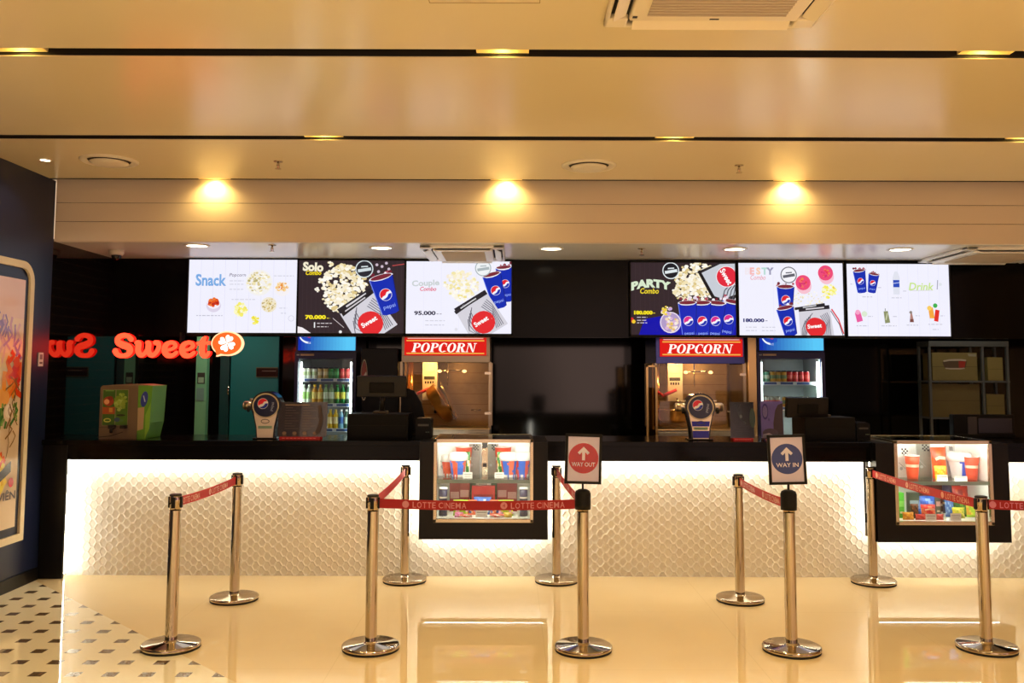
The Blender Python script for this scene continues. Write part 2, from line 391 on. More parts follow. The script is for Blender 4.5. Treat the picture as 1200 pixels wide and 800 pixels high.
# ============================================================ THE COUNTER
SHOW = []
for (bx0, bx1, by1, fx0, fx1, fy0, fy1) in ((491, 642, 632, 508, 625, 514, 612), (1028, 1184, 635.5, 1048, 1163, 518, 615)):
    Yf = 7.12; X0 = P(bx0, 590, Yf)[0]; X1 = P(bx1, 590, Yf)[0]; Zb = P((bx0 + bx1) / 2, by1, Yf)[1]
    SHOW.append(dict(X0=X0, X1=X1, Zb=Zb, f0=P(fx0, 560, Yf)[0], f1=P(fx1, 560, Yf)[0], fz0=P((fx0 + fx1) / 2, fy1, Yf)[1], fz1=1.115, Y=Yf))
ZA = P(600, 540, YA)[1]; ZT = P(600, 517, 7.19)[1]; XE = 6.4; XS = P(76, 610, YP)[0]
segs = [(XL + .16, SHOW[0]['X0']), (SHOW[0]['X1'], SHOW[1]['X0']), (SHOW[1]['X1'], XE)]
ct = thing('service_counter', 'long white honeycomb-fronted counter with black fascia across the hall', 'counter', (0, YA, 0))
def lw(mb, name, parent, **k):      # builds in world coordinates under an Empty that stands at (0, YA, 0)
    o = mb.build(name, parent, **k); o.location = -parent.location; return o
for a, b in segs:
    mb = MB(); mb.box(a, b, YA, YA + .03, ZA, ZT - .04, BLACKG); lw(mb, 'fascia', ct)
mb = MB(); x1 = P(76, 610, YA)[0]; mb.box(XL + .002, x1, YA - .01, YA + .02, .004, ZT - .04, BLACK); mb.box(XL + .002, XS, YA + .02, YP + .1, .004, ZT - .04, BLACK); lw(mb, 'end_pillar', ct, bevel=.004)
# relief panel: stretched hexagons, each with a sunk floor
RW = M((.82, .78, .68), .42)
mb = MB(); a_, b_ = .0915, .0372; dep = .0042
def in_show(x, z): return any(s['X0'] - .03 < x < s['X1'] + .03 and z > s['Zb'] - .03 for s in SHOW)
nx = int((XE - XS) / a_) + 1; r = 0; z = .0
V = []; Fc = []
while z < ZA + .05:
    off = a_ / 2 if r % 2 else 0
    for i in range(nx):
        cx = XS + off + i * a_
        if in_show(cx, z): continue
        hx = [(cx - a_ * .37, z), (cx - a_ * .13, z + b_), (cx + a_ * .13, z + b_), (cx + a_ * .37, z), (cx + a_ * .13, z - b_), (cx - a_ * .13, z - b_)]
        o = len(V)
        V += [(x, YP, max(0, q)) for x, q in hx] + [(cx + (x - cx) * .66, YP + dep, max(0, z + (q - z) * .66)) for x, q in hx]
        for k in range(6):
            j = (k + 1) % 6; Fc.append((o + k, o + j, o + 6 + j, o + 6 + k)[::-1])
        Fc.append(tuple(o + 6 + k for k in range(6)))
    z += b_; r += 1
mb.add(V, Fc, RW)
for a, b in [(XS, SHOW[0]['X0']), (SHOW[0]['X1'], SHOW[1]['X0']), (SHOW[1]['X1'], XE)]: mb.box(a, b, YP + .02, YP + .05, 0, ZT - .05, RW)
for s in SHOW: mb.box(s['X0'], s['X1'], YP + .02, YP + .05, 0, s['Zb'], RW)
lw(mb, 'relief_panel', ct)
LED = E((1.0, .93, .78), 46.0)
def strip(x0, x1, y0, y1, z0, z1):
    m = MB(); m.box(x0, x1, y0, y1, z0, z1, LED); lw(m, 'light_strip', ct)
for i, (a, b) in enumerate(segs): strip(max(a, XS) + .01, b - .01, YA + .055, YA + .075, ZA + .012, ZA + .022)
strip(x1 - .03, x1 - .02, YA + .055, YA + .07, .03, ZA)
for s in SHOW:
    strip(s['X0'] + .012, s['X0'] + .022, YA + .06, YA + .075, s['Zb'] + .03, ZA); strip(s['X1'] - .022, s['X1'] - .012, YA + .06, YA + .075, s['Zb'] + .03, ZA)
    strip(s['X0'] + .03, s['X1'] - .03, YA + .06, YA + .075, s['Zb'] + .012, s['Zb'] + .022)
mb = MB()
for a, b in [(XL + .002, SHOW[0]['X0']), (SHOW[0]['X1'], SHOW[1]['X0']), (SHOW[1]['X1'], XE)]: mb.box(a, b, 7.19, 7.85, ZT - .04, ZT, BLACKG)
for s in SHOW: mb.box(s['X0'], s['X1'], 7.74, 7.85, ZT - .04, ZT, BLACKG)
o = mb.build('worktop', bevel=.003); tag(o, 'black polished worktop running along the white counter', 'worktop')

# ------------------------------------------------------------ glass showcases let into the counter
def flat(w, px0, px1, py0, py1, y=0., eps=.0006):
    """map a photo rectangle to a w-wide local rectangle centred on x = 0, bottom at z = 0"""
    s = w / (px1 - px0)
    return (lambda u, v, l: ((u - (px0 + px1) / 2) * s, y - l * eps, (py1 - v) * s)), s
def showcase(s, label):
    t = thing('display_case', label, 'showcase', ((s['X0'] + s['X1']) / 2, s['Y'], s['Zb'])); ox, oy, oz = t.location
    W2 = (s['X1'] - s['X0']) / 2; f0 = s['f0'] - ox; f1 = s['f1'] - ox; z0 = s['fz0'] - oz; z1 = s['fz1'] - oz; D = .60; zt = ZT - oz
    mb = MB()      # black surround: a box open towards the display
    mb.box(-W2, f0, 0, .125, 0, zt, BLACK); mb.box(f1, W2, 0, .125, 0, zt, BLACK); mb.box(f0, f1, 0, .125, 0, z0, BLACK)
    mb.box(-W2, f0, .125, D, zt - .04, zt, BLACK); mb.box(f1, W2, .125, D, zt - .04, zt, BLACK)
    mb.build('surround', t)
    mb = MB(); fw = .027
    for a, b, c, d in ((f0, f0 + fw, z0, z1), (f1 - fw, f1, z0, z1), (f0, f1, z0, z0 + fw), (f0, f1, z1 - fw, z1)): mb.box(a, b, -.012, .02, c, d, ALU)
    for x in (f0, f1 - .02): mb.box(x, x + .02, D - .02, D, z0, z1, ALU); mb.box(x, x + .02, .02, D, z1 - .02, z1, ALU)
    mb.box(f0, f1, D - .02, D, z1 - .02, z1, ALU)
    mb.build('frame', t, bevel=.003)
    IN = M((.80, .80, .76), .5)
    mb = MB(); mb.box(f0 + .001, f0 + .006, .02, D, z0, z1 - .02, IN); mb.box(f1 - .006, f1 - .001, .02, D, z0, z1 - .02, IN); mb.box(f0, f1, D - .03, D - .02, z0, z1 - .02, IN); mb.build('lining', t)
    mb = MB(); mb.box(f0 + .006, f1 - .006, .02, D - .03, z0 + .012, z0 + .027, M('f2efe6', .4)); mb.build('case_floor', t)
    mb = MB(); mb.box(f0 + .008, f1 - .008, .05, D - .035, z0 + (z1 - z0) * .485, z0 + (z1 - z0) * .485 + .012, glass((.86, .95, .90), 1.2)); mb.box(f0 + .008, f1 - .008, .046, .05, z0 + (z1 - z0) * .485 - .016, z0 + (z1 - z0) * .485 + .012, M((.30, .42, .36), .2)); mb.build('shelf', t)
    mb = MB(); mb.box(f0 + fw, f1 - fw, .002, .006, z0 + fw, z1 - fw, glass()); mb.build('front_glass', t)
    mb = MB(); mb.box(f0 + .02, f1 - .02, .02, D - .02, z1 - .008, z1 - .002, glass((.95, 1, .97))); mb.build('top_glass', t)
    for yy, e in ((.036, 75.), (D - .05, 35.), (.062, 30.)):  # third tube, hidden below the shelf edge, is added to brighten the lower goods
        z = z1 - .016 if yy != .062 else z0 + (z1 - z0) * .485 - .006; mb = MB(); mb.cyl((f0 + .04, yy, z), (f1 - .04, yy, z), .007, E((1, .96, .86), e)); mb.build('lamp_tube', t)
    s['in'] = (s['f0'] + .02, s['f1'] - .02, s['fz0'] + .027, s['fz0'] + (s['fz1'] - s['fz0']) * .485 + .012)
    return t
t = showcase(SHOW[0], 'aluminium framed snack showcase in the counter below the left popcorn machine')
s = SHOW[0]; cx = (s['f0'] + s['f1']) / 2 - t.location[0]
mb = MB(); z0 = s['fz0'] - t.location[2]; z1 = s['fz1'] - t.location[2]
zm = z0 + (z1 - z0) * .5; mb.box(cx - .024, cx + .024, .36, .372, zm, z1 - .02, ALU); mb.box(cx - .016, cx + .016, .352, .36, zm + .07, zm + .10, DARKMET); mb.box(cx - .022, cx + .022, .34, .36, z1 - .1, z1 - .05, DARKMET)
mb.build('back_mullion', t)
showcase(SHOW[1], 'pinkish framed snack showcase at the right end of the counter')

# ------------------------------------------------------------ barrier posts, sign boards and belts
NEAR = [(-2.03, 5.47), (-.835, 5.46), (.43, 5.45), (1.67, 5.45), (2.85, 5.49)]
FAR = [(-2.0, 6.59), (-.84, 7.175), (.357, 7.18), (1.66, 6.61), (2.85, 7.165), (4.25, 7.17)]
HP = .90
def stanchion(loc, label, rz=0., sign=None):
    t = thing('stanchion', label, 'barrier post', (loc[0], loc[1], 0), 0, 'chrome barrier posts in front of the counter')
    mb = MB(); mb.lathe([(.168, .0), (.17, .006), (.168, .012)], RUBBER, n=48); mb.build('rubber_ring', t)
    mb = MB(); mb.lathe([(.170, .012), (.172, .016), (.172, .026), (.168, .031), (.162, .034), (.05, .038), (.04, .044), (.038, .05), (.0351, .05)], CHROME, n=48); mb.build('base', t)
    mb = MB(); mb.lathe([(.035, .04), (.035, HP - .09)], CHROME, n=32, caps=False); mb.build('pole', t)
    h = MB(); h.lathe([(.0345, HP - .09), (.0345, HP - .006), (.031, HP), (.0, HP)], CHROME, n=32)
    hd = h.build('belt_head', t)
    k = MB()
    for i in range(4):
        xf = Matrix.Rotation(rz + i * PI / 2, 4, 'Z'); k.box(.026, .041, -.011, .011, HP - .075, HP - .010, BLACKM, xf=xf)
    k.lathe([(.036, HP - .004), (.036, HP + .003), (.03, HP + .006)], DARKMET, n=24)
    k.build('belt_clip', hd)
    if sign:
        kind, tilt, lean = sign
        mb = MB(); mb.lathe([(.047, HP - .075), (.048, HP - .05), (.048, HP + .018), (.042, HP + .034), (.025, HP + .043), (.0, HP + .045)], BLACKM, n=28); mb.box(-.006, .006, -.006, .006, HP + .04, HP + .085, BLACKM); mb.build('sign_holder', t)
        R_ = Matrix.Translation((0, 0, HP + .075)) @ Matrix.Rotation(tilt, 4, 'Z') @ Matrix.Rotation(lean, 4, 'Y')
        w, hh = .111, .298
        mb = MB()
        mb.box(-w, w, -.008, .010, 0, .016, BLACKM); mb.box(-w, w, -.008, .010, hh - .016, hh, BLACKM); mb.box(-w, -w + .016, -.008, .010, 0, hh, BLACKM); mb.box(w - .016, w, -.008, .010, 0, hh, BLACKM); mb.box(-w + .01, w - .01, .0, .008, .01, hh - .01, BLACKM)
        fo = mb.build('sign_frame', t); fo.matrix_local = R_
        col, word = (('b5301c', 'WAY OUT') if kind == 'out' else ('20347e', 'WAY IN'))
        mb = MB(); mb.box(-w + .016, w - .016, -.004, .0, .016, hh - .016, M('cfc8e2', .12))
        fn = lambda u, v, l: (u, -.004 - l * .0004, hh / 2 + .004 - v)
        A = Art(mb, fn, lambda c: M(c, .15))
        A.ell(0, 0, .091, col, n=40)
        wh = 'e0dcec'
        A.poly([(0, -.07), (.036, -.034), (.024, -.022), (.009, -.037), (.009, .012), (-.009, .012), (-.009, -.037), (-.024, -.022), (-.036, -.034)], wh)
        A.text(word, 0, .036, .025, wh, w=.142 if kind == 'out' else .132, bold=.012)
        so = mb.build('sign_sheet', fo)
    return t
stanchion(NEAR[0], 'chrome post at front left standing beside the dotted tile pattern')
stanchion(NEAR[1], 'chrome front row post holding the left end of the long front belt')
stanchion(NEAR[2], 'chrome post carrying the red WAY OUT board', sign=('out', .06, .03))
stanchion(NEAR[3], 'chrome post carrying the blue WAY IN board', sign=('in', -.10, -.035))
stanchion(NEAR[4], 'chrome front post before the right-hand showcase, reflecting green in its base')
stanchion(FAR[0], 'chrome post behind the front left one, belted to it in front of the white panel')
stanchion(FAR[1], 'chrome post close to the counter, left of the first showcase')
stanchion(FAR[2], 'chrome post close to the counter, behind the red WAY OUT board')
stanchion(FAR[3], 'chrome rear post just left of the blue WAY IN board')
stanchion(FAR[4], 'chrome post close to the counter, left of the right-hand showcase')
stanchion(FAR[5], 'chrome post cut off by the right edge of the photo')

def belt(A0, B0, n, label, red, ink, z0=HP - .045, z1=HP - .045, h=.056, ph=.3, sag=.012, gap=.04):
    """woven belt from post A to post B with n repeats of the printed name"""
    A_ = Vector((A0[0], A0[1], z0)); B_ = Vector((B0[0], B0[1], z1)); d = (B_ - A_); d2 = d.normalized(); A_ += d2 * gap; B_ -= d2 * gap; L = (B_ - A_).length
    nrm = Vector((d2.y, -d2.x, 0)).normalized()
    if nrm.y > 0: nrm = -nrm
    mid = (A_ + B_) / 2
    o = bpy.data.objects.new('tmp', None)
    def at(s, zz, l):
        q = A_ + (B_ - A_) * (s / L); return (q.x - mid.x + nrm.x * (.0012 + l * .0006), q.y - mid.y + nrm.y * (.0012 + l * .0006), q.z - mid.z + zz - sag * 4 * (s / L) * (1 - s / L))
    mb = MB(); N = 16; rm = M(red, .55); v = []; f = []
    for i in range(N + 1):
        for side in (0, -4):
            for zz in (-h / 2, h / 2): v.append(at(L * i / N, zz, side))
    for i in range(N):
        k = 4 * i; f += [(k, k + 4, k + 5, k + 1), (k + 2, k + 3, k + 7, k + 6), (k + 1, k + 5, k + 7, k + 3), (k, k + 2, k + 6, k + 4)]
    mb.add(v, f, rm)
    mb.box(-.001, .001, -.001, .001, -.001, .001, rm)
    A = Art(mb, lambda u, w, l: at(u, -w, 1.0 + (l % 2) * .4), lambda c: M(c, .6))
    per = L / n
    for i in range(-1, n + 1):
        s = (i + ph) * per; hw = .0
        unit = min(per, .56) / .56
        if -.005 < s - .17 * unit and s - .12 * unit < L - .02:
            A.ell(s - .145 * unit, 0, .021 * unit ** .5, ink, .021, n=16); A.text('4', s - .145 * unit, 0, .02, red, w=.016 * unit)
        # the name, letter by letter so that it can end at the posts
        x = s - .105 * unit
        for ch, wd in zip('LOTTE CINEMA', (.026, .034, .029, .029, .026, .012, .033, .010, .033, .026, .038, .033)):
            wd *= unit
            if ch != ' ' and x > .015 and x + wd < L - .015: A.text(ch, x + wd / 2, .001, .035, ink, w=wd * (.82 if ch != 'I' else .3), bold=.012)
            x += wd
    o = mb.build('barrier_belt', loc=mid)
    return tag(o, label, 'belt', 'red printed belts between the posts')
RED, INK = 'c8141c', 'f0b0b0'
RDK, IDK = 'a80c18', 'd88f98'
belt(NEAR[0], FAR[0], 2, 'red belt between the two posts at far left', RED, 'f2c4bc', ph=.28)
belt(NEAR[1], FAR[1], 3, 'short steep red belt joining front post to counter post left of first showcase', 'd03030', 'eec0bc', ph=.3)
belt(NEAR[1], NEAR[2], 2, 'long red belt crossing in front of the left-hand showcase', RDK, IDK, ph=.51)
belt(FAR[2], NEAR[2], 3, 'short red belt partly hidden behind the red WAY OUT board', 'd03030', 'eec0bc', ph=.3)
belt(FAR[3], NEAR[3], 2, 'red belt sloping down to the post of the blue WAY IN board', RED, 'f2c4bc', ph=.35)
belt(FAR[4], NEAR[4], 3, 'red belt slanting across the right-hand showcase', RED, 'f5b8a0', ph=.42)
belt(NEAR[4], (4.05, 5.47), 2, 'dark red belt leaving the photo at the right edge', 'a00c1c', 'd080a0', ph=.31)
stanchion((4.05, 5.47), 'chrome post beyond the right edge that ends the dark red belt')
# ============================================================ THE CEILING'S FITTINGS
def slot_light(px, py, k, label, watts=None):
    a, b = SLOTS[k]; y = (a + b) / 2; x = px
    t = thing('slot_downlight', label, 'ceiling light', (x, y, CZ + .02), 0, 'warm lamps in the ceiling slots')
    G = M((.95, .78, .40), .5); w = .13; d = (b - a) / 2 - .004
    mb = MB()
    mb.box(-w, w, d - .003, d, 0, .1, G); mb.box(-w, w, -d, -d + .003, 0, .1, G); mb.box(-w, w, -d, d, .1, .104, G); mb.box(-w, -w + .003, -d, d, 0, .1, G); mb.box(w - .003, w, -d, d, 0, .1, G)
    mb.build('reflector', t)
    mb = MB(); mb.lathe([(.03, .03), (.034, .05), (.034, .095)], DARKMET, n=20); mb.build('lamp_body', t)
    mb = MB(); mb.lathe([(.0, .027), (.026, .027), (.026, .031)], E((1, .66, .16), 75.), n=20); mb.build('lens', t)
    if k == 5: lamp('bulb', t, (0, 0, .0), GLOW_W, WARM, .015, 'SPOT', 2.6, blend=.9)
    else: lamp('bulb', t, (0, 0, .02), watts or SLOT_W, SOFT, .03, 'SPOT', 1.75, blend=.5)
    return t
names = {3: ('first', [-2.43, -.05, 2.33]), 4: ('second', [-1.27, 1.09, 3.45]), 5: ('third', [-2.45, -.05, 2.28])}
words = ['left', 'middle', 'right']
for k, (nm, xs) in names.items():
    for i, x in enumerate(xs):
        if k == 4: nmx = ['left of the two lamps seen in the middle slot', 'right of the two lamps seen in the middle slot', 'lamp of the middle slot out beyond the right edge'][i]; lab = 'warm recessed lamp, ' + nmx
        elif k == 3: lab = 'warm recessed lamp at the %s of the nearest ceiling slot' % words[i]
        else: lab = 'warm recessed lamp lighting the %s glow on the bulkhead' % words[i]
        slot_light(x, 0, k, lab)
for k, xs in ((2, [-2.6, -.2, 2.2, 4.6]), (1, [-1.4, 1.0, 3.4]), (0, [-2.6, -.2, 2.2, 4.6])):
    for i, x in enumerate(xs): slot_light(x, 0, k, 'warm slot lamp overhead behind the viewer, slot %s, %s from the left' % (['rearmost', 'middle', 'front'][k], ['first', 'second', 'third', 'fourth'][i]), BACK_W)

def downlight(px, py, i, label, z=IZ, r=.085, W_=None, e=9., group='round downlights over the counter'):
    x, y = PZ(px, py, z)
    t = thing('round_downlight', label, 'ceiling light', (x, y, z), 0, group)
    mb = MB(); mb.lathe([(r * 1.25, 0), (r * 1.25, -.004), (r * 1.02, -.008), (r, -.002)], M('e8e0d0', .35), n=28, caps=False); mb.build('trim_ring', t)
    mb = MB(); mb.lathe([(0, -.003), (r, -.003)], E((1, .88, .66), e), n=28, caps=False); mb.build('lens', t)
    lamp('bulb', t, (0, 0, -.02), W_ if W_ is not None else DOWN_W, (1, .84, .62), .04, 'SPOT', 2.4, blend=.6)
    return t
ord5 = ['leftmost', 'second', 'third', 'fourth', 'rightmost']
for i, (px, py) in enumerate(((231, 287.5), (447, 290), (646, 291), (861, 291.5), (1055, 292))):
    downlight(px, py, i, 'round white downlight in the low ceiling, %s%s' % (ord5[i], '' if i in (0, 4) else ' from the left'))
downlight(53, 187, 0, 'small bright spot lamp in the high ceiling by the blue wall', CZ, .035, 8., 14., 'spot lamps in the high ceiling')

def diffuser(px, py, label):
    x, y = PZ(px, py, CZ); m = M((.80, .72, .55), .3)
    t = thing('air_diffuser', label, 'air vent', (x, y, CZ), 0, 'round air diffusers')
    mb = MB(); mb.lathe([(.205, 0), (.205, -.006), (.19, -.016), (.165, -.014), (.15, .0)], m, n=40, caps=False); mb.build('outer_ring', t)
    mb = MB(); mb.lathe([(0.0, -.034), (.10, -.034), (.135, -.02), (.135, -.014), (.02, -.014)], m, n=40, caps=False); mb.build('centre_plate', t)
    mb = MB(); mb.lathe([(0, -.001), (.155, -.001)], M('3a2f20', .7), n=40, caps=False); mb.build('throat', t)
diffuser(128, 188, 'round ceiling air diffuser near the blue left wall')
diffuser(690, 193.5, 'round ceiling air diffuser above the middle of the counter')

def sprinkler(px, py, z, label):
    x, y = PZ(px, py, z)
    t = thing('fire_sprinkler', label, 'sprinkler', (x, y, z), 0, 'ceiling sprinklers')
    mb = MB(); mb.lathe([(.034, 0), (.034, -.004), (.014, -.008)], CHROME, n=20); mb.build('escutcheon', t)
    mb = MB(); mb.lathe([(.009, -.006), (.009, -.03), (.006, -.034)], CHROME, n=12); mb.box(-.012, -.009, -.003, .003, -.055, -.026, CHROME); mb.box(.009, .012, -.003, .003, -.055, -.026, CHROME); mb.cyl((0, 0, -.03), (0, 0, -.055), .003, M('b02018', .3)); mb.build('sprinkler_body', t)
    mb = MB(); mb.lathe([(.022, -.055), (.022, -.058)], CHROME, n=16); mb.build('deflector', t)
sprinkler(326, 189, CZ, 'small sprinkler head hanging in the high ceiling at left')
sprinkler(866, 193.5, CZ, 'small sprinkler head hanging in the high ceiling at right')
sprinkler(319, 287, IZ, 'small sprinkler head in the low ceiling above the first screen')
sprinkler(752, 291, IZ, 'small sprinkler head in the low ceiling left of the party menu screen')

def cassette(x0, x1, y0, y1, z, label, col, depth=.03, open_=True, mark=False):
    cx, cy = (x0 + x1) / 2, (y0 + y1) / 2; w, d = (x1 - x0) / 2, (y1 - y0) / 2; m = M(col, .35)
    t = thing('air_conditioner', label, 'air conditioner', (cx, cy, z), 0, 'ceiling air conditioners')
    mb = MB()
    i = .14
    mb.box(-w, w, -d, -d + .02, -depth, 0, m); mb.box(-w, w, d - .02, d, -depth, 0, m); mb.box(-w, -w + .02, -d, d, -depth, 0, m); mb.box(w - .02, w, -d, d, -depth, 0, m)
    mb.box(-w + .10, w - .10, -d + .1, d - .1, -depth - .01, -.0, m)
    mb.box(-w, -w + .1, -d, -d + .1, -depth, 0, m); mb.box(w - .1, w, -d, -d + .1, -depth, 0, m); mb.box(-w, -w + .1, d - .1, d, -depth, 0, m); mb.box(w - .1, w, d - .1, d, -depth, 0, m)
    mb.build('housing', t, bevel=.01)
    mb = MB(); mb.box(-w + .02, w - .02, -d + .02, d - .02, -.003, 0, M('1a1612', .7)); mb.build('duct', t)
    for k in range(4):
        mb = MB(); L_ = (w if k % 2 == 0 else d) - .12
        mb.box(-L_, L_, -.030, .030, -.003, .003, m)
        o = mb.build('louver', t, bevel=.002)
        pos = [(0, -d + .056), (w - .056, 0), (0, d - .056), (-w + .056, 0)][k]
        o.matrix_local = Matrix.Translation((pos[0], pos[1], -depth - .004)) @ Matrix.Rotation(k * PI / 2, 4, 'Z') @ Matrix.Rotation(.42 if open_ else .0, 4, 'X')
    mb = MB(); mb.box(-w + .17, w - .17, -d + .17, d - .17, -depth - .014, -depth - .009, M((.42, .34, .25), .6))
    gl = M((.55, .46, .35), .5)
    nb = 22
    for q in range(nb): yy = -d + .18 + (2 * d - .36) * q / (nb - 1); mb.box(-w + .17, w - .17, yy - .004, yy + .004, -depth - .018, -depth - .013, gl)
    mb.build('grille', t)
    if mark:
        mb = MB(); mb.box(-w + .11, -w + .13, d - .16, d - .14, -depth - .012, -depth - .009, DARKMET); mb.box(-.02, .02, d - .135, d - .125, -depth - .012, -depth - .009, DARKMET); mb.build('indicator', t)
a = PZ(707, 33, CZ - .03); b = PZ(952, 33, CZ - .03)
cassette(a[0], b[0], a[1] - .95, a[1], CZ, 'square ceiling air conditioner at the top edge of the photo', (.82, .72, .54), mark=True)
a = PZ(497, 304, IZ); b = PZ(592, 304, IZ)
cassette(a[0] + .06, b[0], 7.36, 8.28, IZ, 'ceiling air conditioner with open flaps above the couple menu screen', (.85, .82, .80))
a = PZ(1080, 303, IZ)
cassette(a[0], a[0] + .92, 7.36, 8.28, IZ, 'ceiling air conditioner at right, above the drinks menu screen', (.85, .80, .72))
# access hatch outline at the top of the photo
x0, y0 = PZ(503, 3, CZ); x1, _ = PZ(633, 3, CZ)
mb = MB(); mb.box(x0, x1, y0 - .45, y0, -.001 + CZ, CZ, CM); g = M('8a6a38', .6)
for q in ((x0, x1, y0 - .003, y0), (x0, x0 + .003, y0 - .45, y0), (x1 - .003, x1, y0 - .45, y0)): mb.box(*q, CZ - .002, CZ, g)
o = mb.build('access_hatch'); tag(o, 'flush square access hatch in the ceiling at the top edge', 'hatch')
# dome camera
x, y = PZ(134, 293, IZ)
t = thing('dome_camera', 'small white dome security camera at the left end of the low ceiling', 'camera', (x + .02, y, IZ))
mb = MB(); mb.lathe([(.062, 0), (.062, -.03), (.05, -.045)], M('d8cfc0', .4), n=28); mb.build('camera_base', t)
mb = MB(); mb.ball((0, 0, -.05), .042, M('1a1816', .1)); mb.build('dome', t)

# ============================================================ LEFT WALL
Xw = XL
def onwall(py0=0, x_off=0.):
    return lambda px, py: PX(px, py, Xw)
# framed poster light box with a cream tube round it
yr = (PX(37, 350, Xw)[0] + PX(25, 600, Xw)[0]) / 2; zt = PX(27, 306, Xw)[1]; zb = PX(24, 632, Xw)[1]; yl = yr - 1.55
ptop = PX(20, 327, Xw)[1]; pbot = PX(12, 617, Xw)[1]; pr = (PX(27, 335, Xw)[0] + PX(13, 610, Xw)[0]) / 2; pl = yl + (yr - pr)
t = thing('poster_frame', 'large framed poster with cream rounded outline on the blue left wall', 'poster', (Xw, (yl + yr) / 2, zb)); oy = (yl + yr) / 2
mb = MB(); rad = .16; pts = []
ya, yb_, za, zc = yl - oy, yr - oy, 0., zt - zb
def arc(cy, cz, a0, a1): return [(cy + rad * math.cos(a0 + (a1 - a0) * i / 8), cz + rad * math.sin(a0 + (a1 - a0) * i / 8)) for i in range(9)]
out = [(ya, za), (yb_, za)] + arc(yb_ - rad, zc - rad, 0, PI / 2) + arc(ya + rad, zc - rad, PI / 2, PI)
CREAM = M('ecdcb8', .35)
n = len(out); th = .055
cyy = 0; ins = []
for i, (yy, zz) in enumerate(out):
    ins.append((yy - th if yy > 0 else yy + th, zz + th if zz < zc / 2 else zz - th))
rad_i = rad - th
ins = [(ya + th, za + th), (yb_ - th, za + th)] + [(yb_ - rad + rad_i * math.cos(PI / 2 * i / 8), zc - rad + rad_i * math.sin(PI / 2 * i / 8)) for i in range(9)] + [(ya + rad + rad_i * math.cos(PI / 2 + PI / 2 * i / 8), zc - rad + rad_i * math.sin(PI / 2 + PI / 2 * i / 8)) for i in range(9)]
v = []; f = []
for xx in (.002, .022):
    v += [(xx, p, q) for p, q in out] + [(xx, p, q) for p, q in ins]
for i in range(n):
    j = (i + 1) % n
    f += [(2 * n + i, 2 * n + j, 3 * n + j, 3 * n + i), (i, j, 2 * n + j, 2 * n + i), (n + i, 3 * n + i, 3 * n + j, n + j)]
mb.add(v, f, CREAM); mb.build('outline', t)
mb = MB(); p0, p1, q0, q1 = pl - oy, pr - oy, pbot - zb, ptop - zb
mb.box(.002, .02, p0 - .03, p1 + .03, q0 - .03, q1 + .03, M('10162c', .3)); mb.build('panel_frame', t)
mb = MB(); mb.box(.02, .024, p0, p1, q0, q1, M('e6cfae', .12))
hh = q1 - q0
# the printed sheet: metres, u from the right edge leftwards (towards the viewer), v from the top down
A = Art(mb, lambda u, v_, l: (.024 + l * .00004, p1 - u, q1 - v_), lambda c: M(c, .12), (0, p1 - p0, 0, q1 - q0))
A.rect(0, 0, p1 - p0, .30, 'eccbc4'); A.rect(0, .30, p1 - p0, .56, 'efd4be')
random.seed(3)
def brush(u0, u1, v0, v1, n, cols, w):
    for i in range(n):
        u, v_ = random.uniform(u0, u1), random.uniform(v0, v1); k = random.uniform(.05, .12); b = random.uniform(-.06, .06)
        A.line([(u, v_), (u + b, v_ + k * .5), (u + b * .2, v_ + k), (u - b, v_ + k * 1.5)], random.uniform(.5, 1.1) * w, random.choice(cols))
brush(.03, .75, .22, .48, 46, ['a58acc', 'b898d4', 'cda0c4', '9680c0', 'e0b8c8'], .028)
brush(.02, .85, .54, .80, 60, ['e4481f', 'f07828', 'd83024', 'f09a38', 'e86030'], .05)
for i in range(9): A.ell(random.uniform(.06, .8), random.uniform(.60, .9), random.uniform(.035, .07), random.choice(['e8502a', 'f4b060', 'f4d8b0']), n=16)
brush(.02, .8, .92, .97, 24, ['5a8a48', '3f7438', '8ab060'], .03); A.ell(.16, 1.0, .07, 'e8d4b8', n=16); A.ell(.16, .99, .05, 'f4e8d4', n=16)
brush(.04, .16, .72, 1.18, 12, ['7a5a30', '8c6a3a'], .014)
brush(.18, .9, 1.25, 1.6, 40, ['d02028', 'e8c030', 'b81820', 'f0d850', 'e06028'], .05)
A.poly([(.10, 1.36), (.5, 1.55), (.5, 1.62), (.10, 1.44)], '2a2420')
A.ell(.09, 1.52, .035, 'c82830', n=16)
# lettering runs the way the viewer reads it on this wall
gl, gf, asp = glyphs('THÀNH VIÊN', .02)
tw, thh = .66, .075; base = len(mb.v)
mb.add([(.034, p1 - .03 - tw * (.5 - x), q0 + .25 + y_ * thh) for x, y_ in gl], gf, M('4a3c44', .3))
mb.build('printed_sheet', t)
# small white notice plate
y, z = PX(47, 421, Xw); mb = MB(); mb.box(0, .008, -.034, .034, -.055, .055, M('d8c8c8', .4)); mb.box(.008, .0085, -.02, .022, .0, .04, M('8a6a78', .5)); mb.box(.008, .0085, -.022, .022, -.035, -.02, M('6a4a50', .5))
o = mb.build('wall_notice', loc=(Xw, y, z), bevel=.002); tag(o, 'small white notice plate on the blue wall right of the poster', 'notice')
